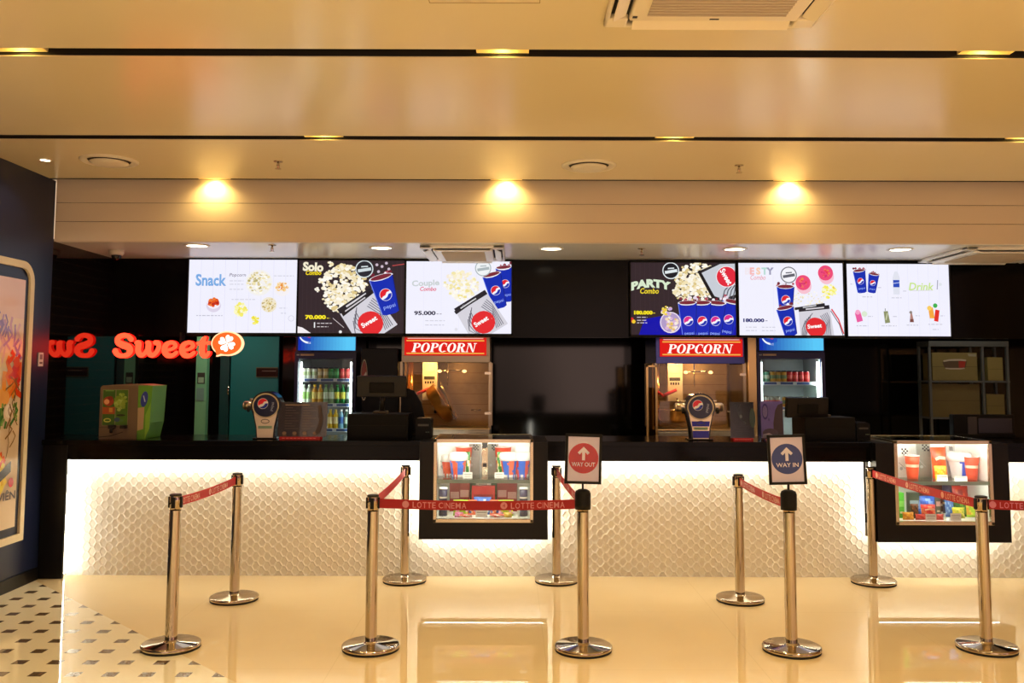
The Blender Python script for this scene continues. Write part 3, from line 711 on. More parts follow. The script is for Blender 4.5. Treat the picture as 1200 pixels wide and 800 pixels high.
# ============================================================ THE MENU SCREENS
YS = 8.30
def screen(px0, px1, py0, py1, label):
    x0, z1 = P(px0, py0, YS); x1, z0 = P(px1, py1, YS); cx = (x0 + x1) / 2; w = x1 - x0; h = z1 - z0
    t = thing('menu_screen', label, 'screen', (cx, YS, z0), 0, 'lit menu screens over the counter')
    g = .010
    mb = MB(); mb.box(-w / 2 - g, w / 2 + g, .004, .05, -g - .012, h + g, BLACKM)
    for q in ((-w / 2 - g, w / 2 + g, -g, 0), (-w / 2 - g, w / 2 + g, h, h + g), (-w / 2 - g, -w / 2, -g, h + g), (w / 2, w / 2 + g, -g, h + g)): mb.box(q[0], q[1], -.010, .004, q[2], q[3], BLACKM)
    mb.build('bezel', t)
    mb = MB()
    su = w / (px1 - px0); sv = h / (py1 - py0)
    A = Art(mb, lambda u, v, l: ((u - (px0 + px1) / 2) * su, .003 - min(l, 900) * .000012, (py1 - v) * sv), lambda c: E(c, 1.0), (px0, px1, py0, py1))
    return t, mb, A
WHT = (.87, .87, .99)
def planks(A, x0, x1, y0, y1, c, n):
    for i in range(1, n): x = x0 + (x1 - x0) * i / n; A.line([(x, y0), (x, y1)], .35, c)
def scrib(A, x0, x1, y, c='c8c8d4', w=.8):
    x = x0; random.seed(int(x0 * 11 + y))
    while x < x1:
        k = random.uniform(2, 5); A.line([(x, y), (min(x + k, x1), y)], w, c); x += k + 1.2

# 1 snacks
t, mb, A = screen(222, 347.5, 304, 390, 'white snack menu screen at the far left, with bowls of popcorn and nuts')
A.rect(222, 304, 347.5, 390, WHT); planks(A, 222, 347.5, 304, 390, 'dcdcf0', 9)
A.text('Snack', 247.5, 328, 14, '5b93d8', w=35, bold=.025)
A.text('Snack', 247, 327.6, 13.4, '7fb2e8', w=34.4, bold=.0)
A.text('Popcorn', 278, 322.5, 5, '5a5070', w=19, shear=.2); 
for y in (329, 333, 339): scrib(A, 269, 285, y)
A.ell(303, 331, 15.5, 'f2f0ee'); A.popcorn(303, 331, 13, 12.5, 110, ('f3ead0', 'f8f2dc', 'd8c890', 'b8ac70', 'efe2b0', 'fffdf2'), 1.6)
A.ell(330, 338, 9, 'f4f0f4'); A.popcorn(329.5, 336, 6.5, 5.5, 40, ('f0b060', 'f4c880', 'e89040', 'f8dca8'), 1.5)
A.ell(315, 357, 9, 'efe6d0'); A.popcorn(315, 357, 7.5, 7.5, 60, ('d8c080', 'e8d8a0', 'f0e4c0', 'b8a060'), 1.1)
A.ell(251.5, 358, 8.5, 'dcd4e8', 8); A.ell(251.5, 356, 7.6, 'f4f0fa', 6); A.popcorn(251, 354.5, 5.5, 4.2, 34, ('d84020', 'e85a20', 'f07830', 'b82818', 'c03020'), 2.0)
A.popcorn(283, 363, 7, 7.5, 50, ('f4ec70', 'f8f4a8', 'ece060', 'fcf8c8'), 2.0); A.popcorn(300, 375, 4, 4.5, 26, ('f0e440', 'e8d838', 'f8f080'), 1.7)
scrib(A, 232, 262, 370, 'b0b0c0'); scrib(A, 272, 299, 351); scrib(A, 320, 343, 323); scrib(A, 327, 336, 361); scrib(A, 329, 335, 367); A.ring(341, 373, 3.5, .6, 'd0d0e0')
mb.build('display', t)

def bag_cup_dark(A): pass
# 2 solo
t, mb, A = screen(350, 473, 305, 390.5, 'dark solo combo menu screen with yellow price and one blue cup')
A.rect(350, 305, 473, 390.5, '33272c'); 
for i in range(1, 24): A.line([(350 + i * 5.2, 305), (350 + i * 5.2, 390.5)], .5, '3d3036')
A.text('Solo', 367, 312.5, 11, 'f2ead0', w=24, bold=.05, rot=.05); A.text('Combo', 367.5, 319.5, 5.5, 'f4d818', w=18, bold=.03, shear=.25)
A.popcorn(404, 334, 26, 24, 240, r=2.6); A.popcorn(398, 352, 19, 14, 110, r=2.6)
for u, v in ((376, 329), (372, 340), (387, 309), (400, 314), (407, 313), (392, 317), (385, 350)): A.popcorn(u, v, 2.5, 2.5, 7, r=2)
A.bagart(430, 372, 50, 54, -.72 + .12); A.ell(433, 378.5, 13.2, 'e22a30'); A.text('Sweet', 433, 377, 6, 'ffffff', w=20, rot=-.55, bold=.03)
A.poly([(400, 366), (436, 339), (438, 343), (403, 371)], '221d22'); A.line([(405, 365), (428, 348.5)], 1.6, 'cfcad0')
A.poly([(473, 372), (473, 390.5), (462, 390.5)], '33272c')
for u, v in ((447, 312), (452, 308), (443, 318), (455, 315), (441, 310)): A.ell(u, v, 1.8, 'c8b8c8', n=7)
A.line([(459, 311), (473, 309)], 1.2, 'b04848')
A.cup(452, 346, 28, 44, -.28)
A.badge(426.5, 315, 10.5, 'd0dce0', '2a2a32')
A.text('70.000', 371, 371.8, 5, 'f8e428', w=24, bold=.06); scrib(A, 384, 388, 373, 'e8d830'); A.text('1', 370, 381, 6.5, 'f0f0f0', bold=.03); scrib(A, 373, 390, 379, 'd8d0d4', .9); scrib(A, 373, 386, 383, 'd8d0d4', .9)
A.poly([(350, 390.5), (350, 382.5), (356, 384), (366, 390.5)], 'f4eef2'); A.line([(391, 373), (397, 378), (404, 384)], .7, 'c8c0c4'); A.ell(400, 389, 2, 'e8e8e8', n=6)
mb.build('display', t)

# 3 couple
t, mb, A = screen(476.5, 599, 306, 391, 'white couple combo menu screen, third from left, with two blue cups')
A.rect(476.5, 306, 599, 391, WHT); planks(A, 476.5, 599, 306, 391, 'e6e6f4', 6)
A.text('Couple', 499, 332.5, 9, 'c8d0d2', w=32, bold=.03, rot=-.05); A.text('Combo', 502, 338.5, 5, 'e0607c', w=19, shear=.25, bold=.02)
A.popcorn(541, 333, 20, 16, 150, ('faf4e2', 'f8eec8', 'fdfaf0', 'f0e4a8', 'f4ead8'), 2.4); A.popcorn(541, 345, 10, 8, 40, ('faf4e2', 'f0e090', 'fdfaf0'), 2.2)
A.text('95.000', 498.5, 367, 5, '34324a', w=25, bold=.04); scrib(A, 512, 518, 368, '8a8898'); scrib(A, 499, 522, 376); scrib(A, 499, 521, 381); A.ell(535, 386, 2, 'e0e0ea', n=8)
A.cup(592, 333, 19, 40, -.10); A.cup(581, 341, 22, 40, -.26)
A.badge(566, 314, 9.5, 'a8b4b8', 'eef2f4')
A.bagart(563, 371, 46, 48, -.62 + .06); A.ell(565, 377.5, 12.2, 'e22a30'); A.poly([(562, 388), (566, 391), (569, 388)], 'e22a30'); A.text('Sweet', 564, 376.5, 6, 'ffffff', w=18, rot=-.55, bold=.03)
A.poly([(532.5, 365), (564, 343), (566, 346), (535, 368.5)], '2a262c'); A.line([(540, 361.5), (558, 349.5)], 1.5, 'd0d0d4')
mb.build('display', t)

# 4 party
t, mb, A = screen(739, 862.5, 307.5, 392.5, 'dark party combo menu screen with a row of four blue cups')
A.rect(739, 307.5, 862.5, 392.5, '33262b')
for i in range(1, 22): A.line([(739 + i * 5.6, 307.5), (739 + i * 5.6, 392.5)], .5, '3d2e35')
A.popcorn(818, 325, 26, 17, 240, r=2.4); A.popcorn(813, 341, 24, 14, 170, r=2.4)
A.poly([(818, 318), (843, 307.5), (862.5, 307.5), (862.5, 350), (848, 356), (836, 350)], '2a262b'); A.poly([(822, 320), (845, 309), (862.5, 308.5), (862.5, 345), (848, 350), (838, 347)], 'c6ccd6')
for k in range(4): A.line([(847 + k * 4, 351), (850 + k * 4, 340), (856 + k * 3, 334)], 1.2, '4a4a58')
A.poly([(818, 318), (821, 316), (840, 351), (836, 352)], '1c181c'); A.ell(852.5, 324, 12.6, 'e0283c'); A.ring(852.5, 324, 12.6, .8, 'f4f0f4'); A.text('Sweet', 852, 324, 7, 'ffffff', w=20, rot=1.05, bold=.03)
A.poly([(748, 392.5), (755, 374), (772, 371), (800, 368), (862.5, 366), (862.5, 392.5)], '0b0ea8')
A.text('PARTY', 763, 332, 10, 'd8e8cc', w=47, bold=.06, arch=4); A.text('Combo', 761, 341, 6.5, 'f0d830', w=22, shear=.2, bold=.02)
A.badge(786.5, 317, 10, 'dfe8ec', '1c1c24')
A.text('180.000', 753.5, 366.5, 4.6, 'f4e020', w=22, bold=.07); scrib(A, 765, 768, 367, 'e8d830')
for y in (372, 375.5, 378.5): scrib(A, 746, 758, y, 'd0c8d8', .9)
A.ell(739.5, 375, 3, 'd82830', n=8); A.ell(742, 377, 2.4, 'f0c830', n=8)
for u, tl in ((854, .20), (838.5, .08), (823, -.02), (806.5, -.04)): A.cup(u, 377 - (2 if tl > .1 else 0), 22, 44, tl, logo='d82a8c' if u != 823 else 'e02848', body='1226b4')
A.ell(785.5, 378, 12.5, 'e8dcf0'); A.ell(785.5, 378, 11.2, 'b09ac8'); A.popcorn(786, 380, 9, 8, 40, ('f0d8c0', 'f4e8e0', 'e8c060', 'd8b0d8'), 2); A.popcorn(781, 364, 6, 5, 28, ('f0d040', 'f4e070', 'f8ecd0', 'c8a8e0'), 2)
mb.build('display', t)

# 5 besty
t, mb, A = screen(865, 989.5, 308, 393, 'white besty combo menu screen with pink cups and a striped bag')
A.rect(865, 308, 989.5, 393, WHT); planks(A, 865, 989.5, 308, 393, 'e4e4f4', 3)
for ch, x, c in (('B', 876, 'f0e8f0'), ('E', 881.5, 'f4b8b8'), ('S', 889, 'f8ccb0'), ('T', 896.5, 'b8dcd4'), ('Y', 903, '9c9cb8')): A.text(ch, x, 317.5, 8.5, c, bold=.05)
A.text('Combo', 888.5, 325, 5.5, 'e88a98', w=18, shear=.25)
A.text('180.000', 882.5, 375.5, 4.4, '2c3070', w=25, bold=.05); scrib(A, 896, 900, 376, '8080a0'); 
for y in (383.5, 387.5): scrib(A, 873, 886, y); scrib(A, 892, 908, y)
A.popcorn(949, 350, 22, 9, 70, ('f8f4e4', 'f4ecd0', 'fbf8f0', 'e8d8b0'), 1.2)
for u, v, q in ((942, 331, 9), (969, 319.5, 9)): A.ell(u + 1, v + 4, q, 'f6c0d0', q * 1.05); A.ell(u, v, q, 'ec4a78', q); A.popcorn(u, v, q * .55, q * .55, 16, ('e83a50', 'f07060', 'd83070', 'f08848'), 1.6)
A.popcorn(973, 341, 8, 8, 46, ('f4ec60', 'f8f4a0', 'f0d840', 'faf6c8'), 2.0)
A.badge(925, 322, 9.8, '60606c', 'f4f4fa')
A.cup(921, 352, 21, 32, 0); A.cup(923, 377, 21, 33, -.2)
A.bagart(956, 378, 40, 38, -.1); A.ell(955, 383, 11, 'e02830'); A.text('Sweet', 954.5, 382, 5, 'ffffff', w=17, bold=.03, rot=-.1)
A.poly([(931, 360.5), (967, 355), (967.5, 358), (931.5, 363.5)], '26242a'); A.line([(941, 360.4), (957, 358)], 1.4, 'c8c8cc')
A.line([(975, 362), (983, 374), (989, 391)], 1.6, 'e04048'); A.line([(974, 364), (984, 380), (988, 393)], 1.0, '60606c')
mb.build('display', t)

# 6 drinks
t, mb, A = screen(991.5, 1114.5, 309, 394, 'white drinks menu screen at far right, with cups, bottle and small juices')
A.rect(991.5, 309, 1114.5, 394, WHT); planks(A, 991.5, 1114.5, 309, 394, 'e2e2f2', 10)
A.cup(1023, 332, 13, 22, .16); A.cup(1008.5, 330, 15, 26, -.12)
A.poly([(1047.5, 345), (1047, 325), (1049.5, 318), (1053, 318), (1055.5, 325), (1055, 345)], 'dfe2ee'); A.rect(1047.5, 328, 1055, 336.5, '2a4ab8'); A.line([(1047.5, 332), (1055, 331)], .8, 'c8d0f0')
A.text('Drink', 1081, 335.5, 9, 'c8e48c', w=30, shear=.18, bold=.02); A.line([(1067, 340.5), (1095, 340)], .7, 'd8d8d8'); A.line([(1100, 339), (1101, 328)], 1, '9898b0'); A.ell(1104, 333, 2, 'e0e4ea', n=8)
A.poly([(1003, 378), (1000.5, 367), (1007, 365), (1010, 376)], 'e85aa0'); A.ell(1004, 366, 3, 'f4a0c8', n=8); A.ell(1012, 368, 3.5, 'd8e8d0', n=8)
A.poly([(1036.5, 379), (1035, 365), (1040, 364.5), (1042.5, 378)], '8a9068'); A.line([(1037.5, 375), (1039.5, 367)], 1.4, 'c8cca8'); A.line([(1037, 364.5), (1037, 361.5)], .8, '707868')
A.poly([(1066, 377.5), (1067, 367), (1069, 367), (1071, 377.5)], 'b08078'); A.ell(1067.5, 366, 1.8, '8a8078', n=8); A.rect(1066.2, 374, 1070.6, 377.5, '7a4840')
A.poly([(1090, 373), (1088.5, 361), (1094, 360), (1096, 373)], 'f4a840'); A.ell(1090, 361, 3, 'f8cc60', n=8); A.poly([(1095, 376), (1097, 362.5), (1102, 363.5), (1100, 377)], 'e03028'); A.ell(1097, 358, 2.8, '40b050', n=8)
for x0, x1, y in ((1010, 1022, 348), (1045, 1057, 349), (1002, 1016, 382), (1032, 1050, 382), (1062, 1076, 381), (1088, 1106, 380), (1093, 1100, 386), (996, 1000, 333), (1029, 1034, 337), (1059, 1063, 341), (1016, 1022, 371), (1046, 1051, 371), (1073, 1078, 370), (1103, 1108, 370)): scrib(A, x0, x1, y, 'b8b8c4', .7)
mb.build('display', t)

# ============================================================ THE RED LETTER SIGN (letters as swelled strokes)
YSG = 8.235
def stroke(mb, pts, rad, y0, y1, mat, fn, side=None):
    """thick rounded stroke through points (u, v) with radii"""
    pts = [Vector((p[0], p[1])) for p in pts]; fine = []; fr = []
    rad = rad if isinstance(rad, (list, tuple)) else [rad] * len(pts)
    for i in range(len(pts) - 1):
        p0, p1, p2, p3 = pts[max(0, i - 1)], pts[i], pts[i + 1], pts[min(len(pts) - 1, i + 2)]
        for k in range(6):
            a = k / 6; q = .5 * ((2 * p1) + (p2 - p0) * a + (2 * p0 - 5 * p1 + 4 * p2 - p3) * a * a + (3 * p1 - p0 - 3 * p2 + p3) * a ** 3)
            fine.append(q); fr.append(rad[i] * (1 - a) + rad[i + 1] * a)
    fine.append(pts[-1]); fr.append(rad[-1])
    for i, (q, r) in enumerate(zip(fine, fr)):
        ring = [(q.x + r * math.cos(2 * PI * k / 14), q.y + r * math.sin(2 * PI * k / 14)) for k in range(14)]
        mb.prism([fn(u, v) for u, v in ring], y0 - i * .00004, y1, mat, side)
    for i in range(len(fine) - 1):
        d = (fine[i + 1] - fine[i]); 
        if d.length < 1e-6: continue
        d.normalize(); nn = Vector((-d.y, d.x)); a, b = fine[i], fine[i + 1]; ra, rb = fr[i], fr[i + 1]
        qd = [a + nn * ra, b + nn * rb, b - nn * rb, a - nn * ra]
        mb.prism([fn(u.x, u.y) for u in qd], y0 - i * .00004 - .00002, y1, mat, side)
x0, z0 = P(209, 405, YSG); sc = YSG / F
fnl = lambda u, v: ((u - 209) * sc, (405 - v) * sc)
sg = thing('letter_sign', 'glowing red Sweet letter sign with a white clover bubble under the snack screen', 'sign', (x0, YSG, z0))
RL = E((3.6, .13, .045), 1.3); RS = E((3.0, .02, .01), 1.0)
LET = [
 ('letter_s', [([(154.5, 397.5), (151, 394), (145, 393.2), (139.5, 396), (139.5, 401), (145, 404.3), (151.5, 406.5), (154, 411), (151, 415.6), (145, 417), (139.5, 415.5), (136.8, 411.5)], [3.2, 2.6, 2.8, 3.2, 3.6, 4, 3.9, 3.6, 2.8, 2.5, 2.9, 3.4])]),
 ('letter_w', [([(160.5, 401.5), (163.5, 402.5), (163.2, 411), (166.5, 416), (170.5, 414.5), (174, 409)], [2, 3.4, 3.5, 3, 2.4, 2.2]), ([(173, 401.5), (175.2, 403), (175, 411), (178.5, 416), (183, 414.5), (187, 408), (186.5, 402.5), (183, 401.5)], [2, 3.4, 3.5, 3, 2.6, 2.7, 3, 2.8])]),
 ('letter_e', [([(195, 410.3), (202, 409), (206.5, 405.5), (204.5, 401.8), (199.5, 401.6), (195, 405), (194.2, 411), (197.5, 416), (203, 416.5), (208, 413)], [1.7, 1.9, 2.6, 2.3, 2.4, 3.3, 3.7, 3.3, 2.6, 2.2])]),
 ('letter_e', [([(215.5, 410.3), (222.5, 409), (227, 405.5), (225, 401.8), (220, 401.6), (215.5, 405), (214.7, 411), (218, 416), (223.5, 416.5), (228.5, 413)], [1.7, 1.9, 2.6, 2.3, 2.4, 3.3, 3.7, 3.3, 2.6, 2.2])]),
 ('letter_t', [([(241, 395.5), (238.6, 400), (237.8, 411), (240, 416.2), (243.5, 416), (246, 413)], [2, 3.3, 3.6, 3.1, 2.4, 1.8]), ([(232.5, 402.3), (238, 401.8), (245.5, 401.6)], 2.0)]),
]
for nm, strokes in LET:
    mb = MB()
    for pts, rad in strokes: stroke(mb, pts, rad, -.02, .03, RL, fnl, RS)
    mb.build(nm, sg)
mb = MB()
ol = [(266.5 + 18.6 * math.cos(a), 402.3 - 14.4 * math.sin(a)) for a in [math.radians(q) for q in range(-100, 226, 9)]]
tail = [(254, 417.5)]
mb.prism([fnl(u, v) for u, v in ol + [(255.5, 412.5)] + tail + [(259, 416.4)]], -.014, .03, E((1.5, .80, .42), 1.2))
inn = [(266.3 + 16.9 * math.cos(a), 402.2 - 12.9 * math.sin(a)) for a in [math.radians(q) for q in range(0, 360, 9)]]
mb.prism([fnl(u, v) for u, v in inn], -.018, -.012, E((1.0, .14, .02), 1.1)); mb.prism([fnl(u, v) for u, v in [(252.6, 409), (255.2, 416.2), (261, 413.5)]], -.018, -.012, E((1.0, .14, .02), 1.1))
mb.build('speech_bubble', sg)
mb = MB()
for k in range(4):
    a = math.radians(25 + 90 * k); c, s_ = math.cos(a), math.sin(a)
    hp = []
    for q in range(24):
        th = 2 * PI * q / 24; hx = 16 * math.sin(th) ** 3 / 17; hy = (13 * math.cos(th) - 5 * math.cos(2 * th) - 2 * math.cos(3 * th) - math.cos(4 * th)) / 17
        u = hx * 4.7; v = -(hy + 1.02) * 5.5; hp.append((266.5 + u * c - v * s_, 402 + u * s_ + v * c))
    mb.prism([fnl(u, v) for u, v in hp], -.024 - k * .0004, -.017, E((1.4, 1.25, 1.1), 1.6))
mb.build('clover', sg)
mb = MB()
xa, xb = fnl(136, 0)[0], fnl(280, 0)[0]
mb.box(xa, xb, .03, .045, fnl(0, 403)[1], fnl(0, 400.5)[1], BLACKM)
for u in (150, 210, 250): mb.box(fnl(u, 0)[0] - .01, fnl(u, 0)[0] + .01, .03, YHD - YSG, fnl(0, 402)[1], fnl(0, 389)[1], BLACKM) if u < 215 else mb.box(fnl(u, 0)[0] - .01, fnl(u, 0)[0] + .01, .03, .05, fnl(0, 402)[1], fnl(0, 391.5)[1], BLACKM)
mb.build('mounting_rail', sg)
# ============================================================ BEHIND THE COUNTER
# back counters that carry the popcorn machines
YK = 8.70
for (a, b, lab) in ((424, 580, 'black back counter under the left popcorn machine'), (750, 884, 'black back counter under the right popcorn machine')):
    x0, x1 = P(a, 520, YK)[0], P(b, 520, YK)[0]; z = P(600, 516, YK + .05)[1]
    t = thing('back_counter', lab, 'cabinet', ((x0 + x1) / 2, YK, 0), 0, 'back counters'); w = (x1 - x0) / 2
    mb = MB(); mb.box(-w, w, .02, .80, .08, z - .03, BLACKM); mb.box(-w + .03, w - .03, .06, .8, 0, .08, BLACKM); mb.build('carcass', t)
    mb = MB(); mb.box(-w, w, 0, .82, z - .03, z, BLACKG); mb.build('counter_top', t, bevel=.003)
    for k in (-1, 1):
        mb = MB(); mb.box(min(k * .01, k * (w - .01)), max(k * .01, k * (w - .01)), .0, .02, .1, z - .05, BLACKM); d = mb.build('door', t, bevel=.002)
        mb = MB(); mb.box(k * .04 - .008, k * .04 + .008, -.02, 0, .5, .68, CHROME); mb.build('handle', d)
    BACKZ = z

# serif italic lettering for the lit sign: units of one cap height
def pgl(ch):
    def R(x0, x1, y0, y1): return [(x0, y0), (x1, y0), (x1, y1), (x0, y1)]
    def ringp(cx, cy, ro, rp, ri, rq, a0, a1, n=20):
        return [[(cx + ro * math.cos(p), cy + rp * math.sin(p)), (cx + ro * math.cos(q), cy + rp * math.sin(q)), (cx + ri * math.cos(q), cy + rq * math.sin(q)), (cx + ri * math.cos(p), cy + rq * math.sin(p))]
                for p, q in [(a0 + (a1 - a0) * i / n, a0 + (a1 - a0) * (i + 1) / n) for i in range(n)]]
    if ch == 'P': return [R(.10, .34, 0, 1), R(0, .46, 0, .07), R(0, .2, .93, 1)] + ringp(.42, .73, .40, .27, .17, .20, -PI / 2, PI / 2) + [R(.3, .42, .93, 1), R(.3, .42, .46, .53)], .86
    if ch == 'O': return ringp(.45, .5, .45, .52, .20, .45, 0, 2 * PI, 28), .94
    if ch == 'C': return ringp(.45, .5, .45, .52, .20, .45, math.radians(48), math.radians(312), 26) + [R(.70, .76, .62, .97), R(.60, .82, .06, .12)], .84
    if ch == 'R': return [R(.10, .34, 0, 1), R(0, .44, 0, .07), R(0, .2, .93, 1)] + ringp(.42, .75, .38, .25, .16, .18, -PI / 2, PI / 2) + [R(.3, .42, .93, 1), R(.3, .42, .50, .57), [(.40, .53), (.62, .53), (.90, 0), (.62, 0)], R(.66, .98, 0, .07)], .98
    if ch == 'N': return [R(.10, .18, 0, 1), R(0, .28, 0, .07), [(.10, 1), (.36, 1), (.86, 0), (.72, 0)], R(.78, .86, 0, 1), R(.66, .98, .93, 1), R(0, .2, .93, 1)], 1.0
def popcorn_machine(px0, px1, pxs0, pxs1, dy, label, bandcol, kettle_tilt, warm, lit):
    Y = 8.75; x0, x1 = P(px0, 460, Y)[0], P(px1, 460, Y)[0]; w = (x1 - x0) / 2; cx = (x0 + x1) / 2
    s = Y / F; zb = BACKZ
    t = thing('popcorn_machine', label, 'popcorn machine', (cx, Y, zb), 0, 'popcorn machines')
    Z = lambda py: P((px0 + px1) / 2, py + dy, Y)[1] - zb
    X = lambda px: (px - (px0 + px1) / 2) * s; D = .68
    mb = MB()                                             # base with warming tray
    mb.box(-w, w, .0, D, 0, Z(503), STEEL); mb.box(-w + .02, w - .02, -.012, .0, .01, Z(505), STEEL); mb.box(-w, w, -.02, .02, Z(503), Z(501.5), M((.85, .70, .45), .3, 1.0)); mb.build('base', t, bevel=.004)
    PST = M((.46, .38, .27), .3, 1.0)
    BROWN = M((.36, .24, .13), .45, .5, noise=.2, nscale=20)
    mb = MB(); mb.box(-w, w, D - .02, D, Z(503), Z(424), BROWN)
    gl = M('7a5228', .5)
    for k in range(1, 6): z = Z(503) + (Z(424) - Z(503)) * k / 6; mb.box(-w + .02, w - .02, D - .022, D - .02, z, z + .004, gl)
    mb.box(-w, -w + .015, 0.25, D, Z(503), Z(424), BROWN); mb.build('back_panel', t)
    for k in (-1, 1):
        mb = MB(); mb.box(k * w - .012, k * w + .012, 0, .02, Z(503), Z(424), PST); mb.build('corner_post', t)
        mb = MB(); mb.box(k * w - .012, k * w + .012, D - .02, D, Z(503), Z(424), PST); mb.build('corner_post', t)
    mb = MB(); mb.box(-w, w, 0, D, Z(424), Z(394.5), bandcol); mb.box(-w, w, -.006, 0, Z(424.5), Z(416.5), bandcol); mb.build('hood', t, bevel=.004)
    # lit sign
    mb = MB(); a, b, c, d = X(pxs0), X(pxs1), Z(416.3), Z(396)
    mb.box(a, b, -.03, .0, c, d, E('dd1c18', 1.0))
    W_ = E((1.2, 1.05, .95), 1.0); GO = E('f4b04a', 1.0)
    for py in (399.2, 414.0): mb.box(a + .02, b - .02, -.0312, -.03, Z(py) - .006, Z(py) + .006, GO)
    mb.box(a + .03, b - .03, -.0311, -.03, d - .008, d - .0, E((.9, .5, .45), 1.0))
    total = sum(pgl(ch)[1] for ch in 'POPCORN') + 6 * .035; h = Z(402) - Z(412.5); ux = ((b - a) * .80 - .22 * h) / total; x = a + (b - a) * .085; zz = Z(412.5); k = 0
    for ch in 'POPCORN':
        g, adv = pgl(ch)
        for q in g:
            k += 1; mb.poly([(x + px * ux + py * h * .24, -.0315 - k * .00001, zz + py * h) for px, py in q][::1], W_)
        x += (adv + .035) * ux
    mb.build('lit_sign', t)
    # inside: lamp bar, column with controls, kettle
    X = lambda px: (px - 522) * s
    mb = MB(); mb.cyl((X(522) - 0, .3, Z(424)), (X(522), .3, Z(452)), .006, CHROME); mb.cyl((X(510), .3, Z(434)), (X(544), .3, Z(434)), .006, CHROME)
    for px in (512, 542): mb.ball((X(px), .3, Z(434) - .006), .016, E((1, .62, .25), 3.0), sx=1.4)
    mb.build('lamp_bar', t)
    CO = M((.80, .74, .60), .35)
    mb = MB(); mb.box(X(491), X(509), .34, .46, Z(470), Z(424), CO); mb.box(X(493), X(506), .335, .34, Z(436), Z(426), M((.45, .50, .42), .4)); mb.box(X(493), X(506), .335, .34, Z(445), Z(441), M('3c3c38', .5))
    for q in range(4): mb.box(X(494 + q * 3), X(495.8 + q * 3), .335, .34, Z(450), Z(447), DARKMET)
    mb.build('control_column', t, bevel=.003)
    mb = MB(); mb.cyl((X(477), .32, Z(424)), (X(477), .32, Z(500)), .028, M((.85, .45, .18), .25, 1.0)); mb.build('side_tube', t)
    KM = M((.86, .50, .16), .32, .75)
    kx, kz = (X(514), Z(474)) if kettle_tilt else (X(497), Z(487)); ks = Matrix.Scale(1.38 if kettle_tilt else 1.0, 4); xf = Matrix.Translation((kx, .30, kz)) @ Matrix.Rotation(kettle_tilt, 4, 'Y') @ ks @ Matrix.Diagonal((1, 1, .72 if kettle_tilt else 1, 1))
    mb = MB(); mb.lathe([(.0, -.075), (.11, -.07), (.145, -.04), (.15, .05), (.158, .055), (.15, .06), (.14, .05), (.13, -.04), (.0, -.06)], KM, n=32, xf=xf, caps=False); kt = mb.build('kettle', t)
    mb = MB(); mb.lathe([(.0, .075), (.1, .068), (.155, .06), (.155, .056), (.0, .056)], M((.85, .70, .45), .2, 1.0), n=32, xf=Matrix.Translation((kx, .30, kz)) @ Matrix.Rotation(kettle_tilt * 1.25, 4, 'Y') @ ks); mb.build('kettle_lid', kt)
    RH = M('d02a30', .35)
    mb = MB(); mb.cyl((X(484), .28, Z(463)), (X(500), .28, Z(456)), .016, RH); mb.cyl((X(484), .28, Z(463)), (X(477), .28, Z(458)), .014, RH); mb.ball((X(484), .28, Z(463)), .017, RH); mb.build('kettle_handle', kt)
    mb = MB(); mb.cyl((X(500), .27, Z(466)), (X(508), .25, Z(484)), .007, CHROME); mb.ball((X(508), .25, Z(484)), .017, BLACK); mb.build('dump_lever', kt)
    # glass
    mb = MB(); mb.box(-w + .012, w - .012, .004, .009, Z(502), Z(425), glass((.98, .95, .88), .8)); pane = mb.build('front_glass', t)
    for py in (437, 484):
        mb = MB(); mb.box(w - .05, w + .01, -.012, .0, Z(py) - .012, Z(py) + .012, ALU); mb.build('hinge', pane)
    mb = MB(); mb.cyl((w - .18, -.025, Z(480)), (w - .09, -.025, Z(480)), .006, CHROME); mb.cyl((w - .18, -.025, Z(480)), (w - .18, 0, Z(480)), .005, CHROME); mb.cyl((w - .09, -.025, Z(480)), (w - .09, 0, Z(480)), .005, CHROME); mb.build('pull', pane)
    mb = MB(); mb.box(w - .006, w - .001, .03, D - .03, Z(502), Z(425), glass((.98, .95, .88), .8)); mb.build('side_glass', t)
    lamp('heat_lamp', t, (X(500), .18, Z(428)), warm, (1, .55, .18), .03)
    lamp('warming_lamp', t, (X(535), .34, Z(430)), lit, (1, .62, .25), .03)
    return t
popcorn_machine(470, 574, 474, 569.5, 0, 'steel popcorn machine with brown interior under the couple menu screen', M((.42, .36, .27), .35, .8), .95, 4.5, .5)
popcorn_machine(769, 873, 774, 870, 1.5, 'bright-lit popcorn machine with blue band under the party menu screen', M((.06, .08, .42), .18, .3), 0.0, 5.0, 2.6)
# brass-edged glass screen at the left of the right-hand machine
x0, z1 = P(757, 428, 8.72); x1, _ = P(770, 428, 8.72)
t = thing('glass_screen', 'narrow brass-edged glass screen left of the bright popcorn machine', 'screen', ((x0 + x1) / 2, 8.71, BACKZ)); w = (x1 - x0) / 2; h = z1 - BACKZ
BR = M((.72, .50, .22), .3, 1.0)
mb = MB(); mb.box(-w, -w + .02, 0, .02, 0, h, BR); mb.box(w - .02, w, 0, .02, 0, h, BR); mb.box(-w, w, 0, .02, h - .015, h, BR); mb.box(-w, w, 0, .02, 0, .015, BR); mb.build('frame', t)
mb = MB(); mb.box(-w + .02, w - .02, .008, .012, .015, h - .015, glass((.75, .62, .40))); mb.build('pane', t)
# steel post at its right, golden lamp glow put into its colour
x0, z1 = P(876, 400, 8.9); x1, _ = P(886, 400, 8.9); mb = MB(); mb.box(x0, x1, 8.9, 9.0, BACKZ, z1 + .1, M((.75, .52, .24), .3, 1.0)); o = mb.build('steel_post', bevel=.003)
tag(o, 'steel post coloured with golden glow between the bright popcorn machine and the right cooler', 'post')

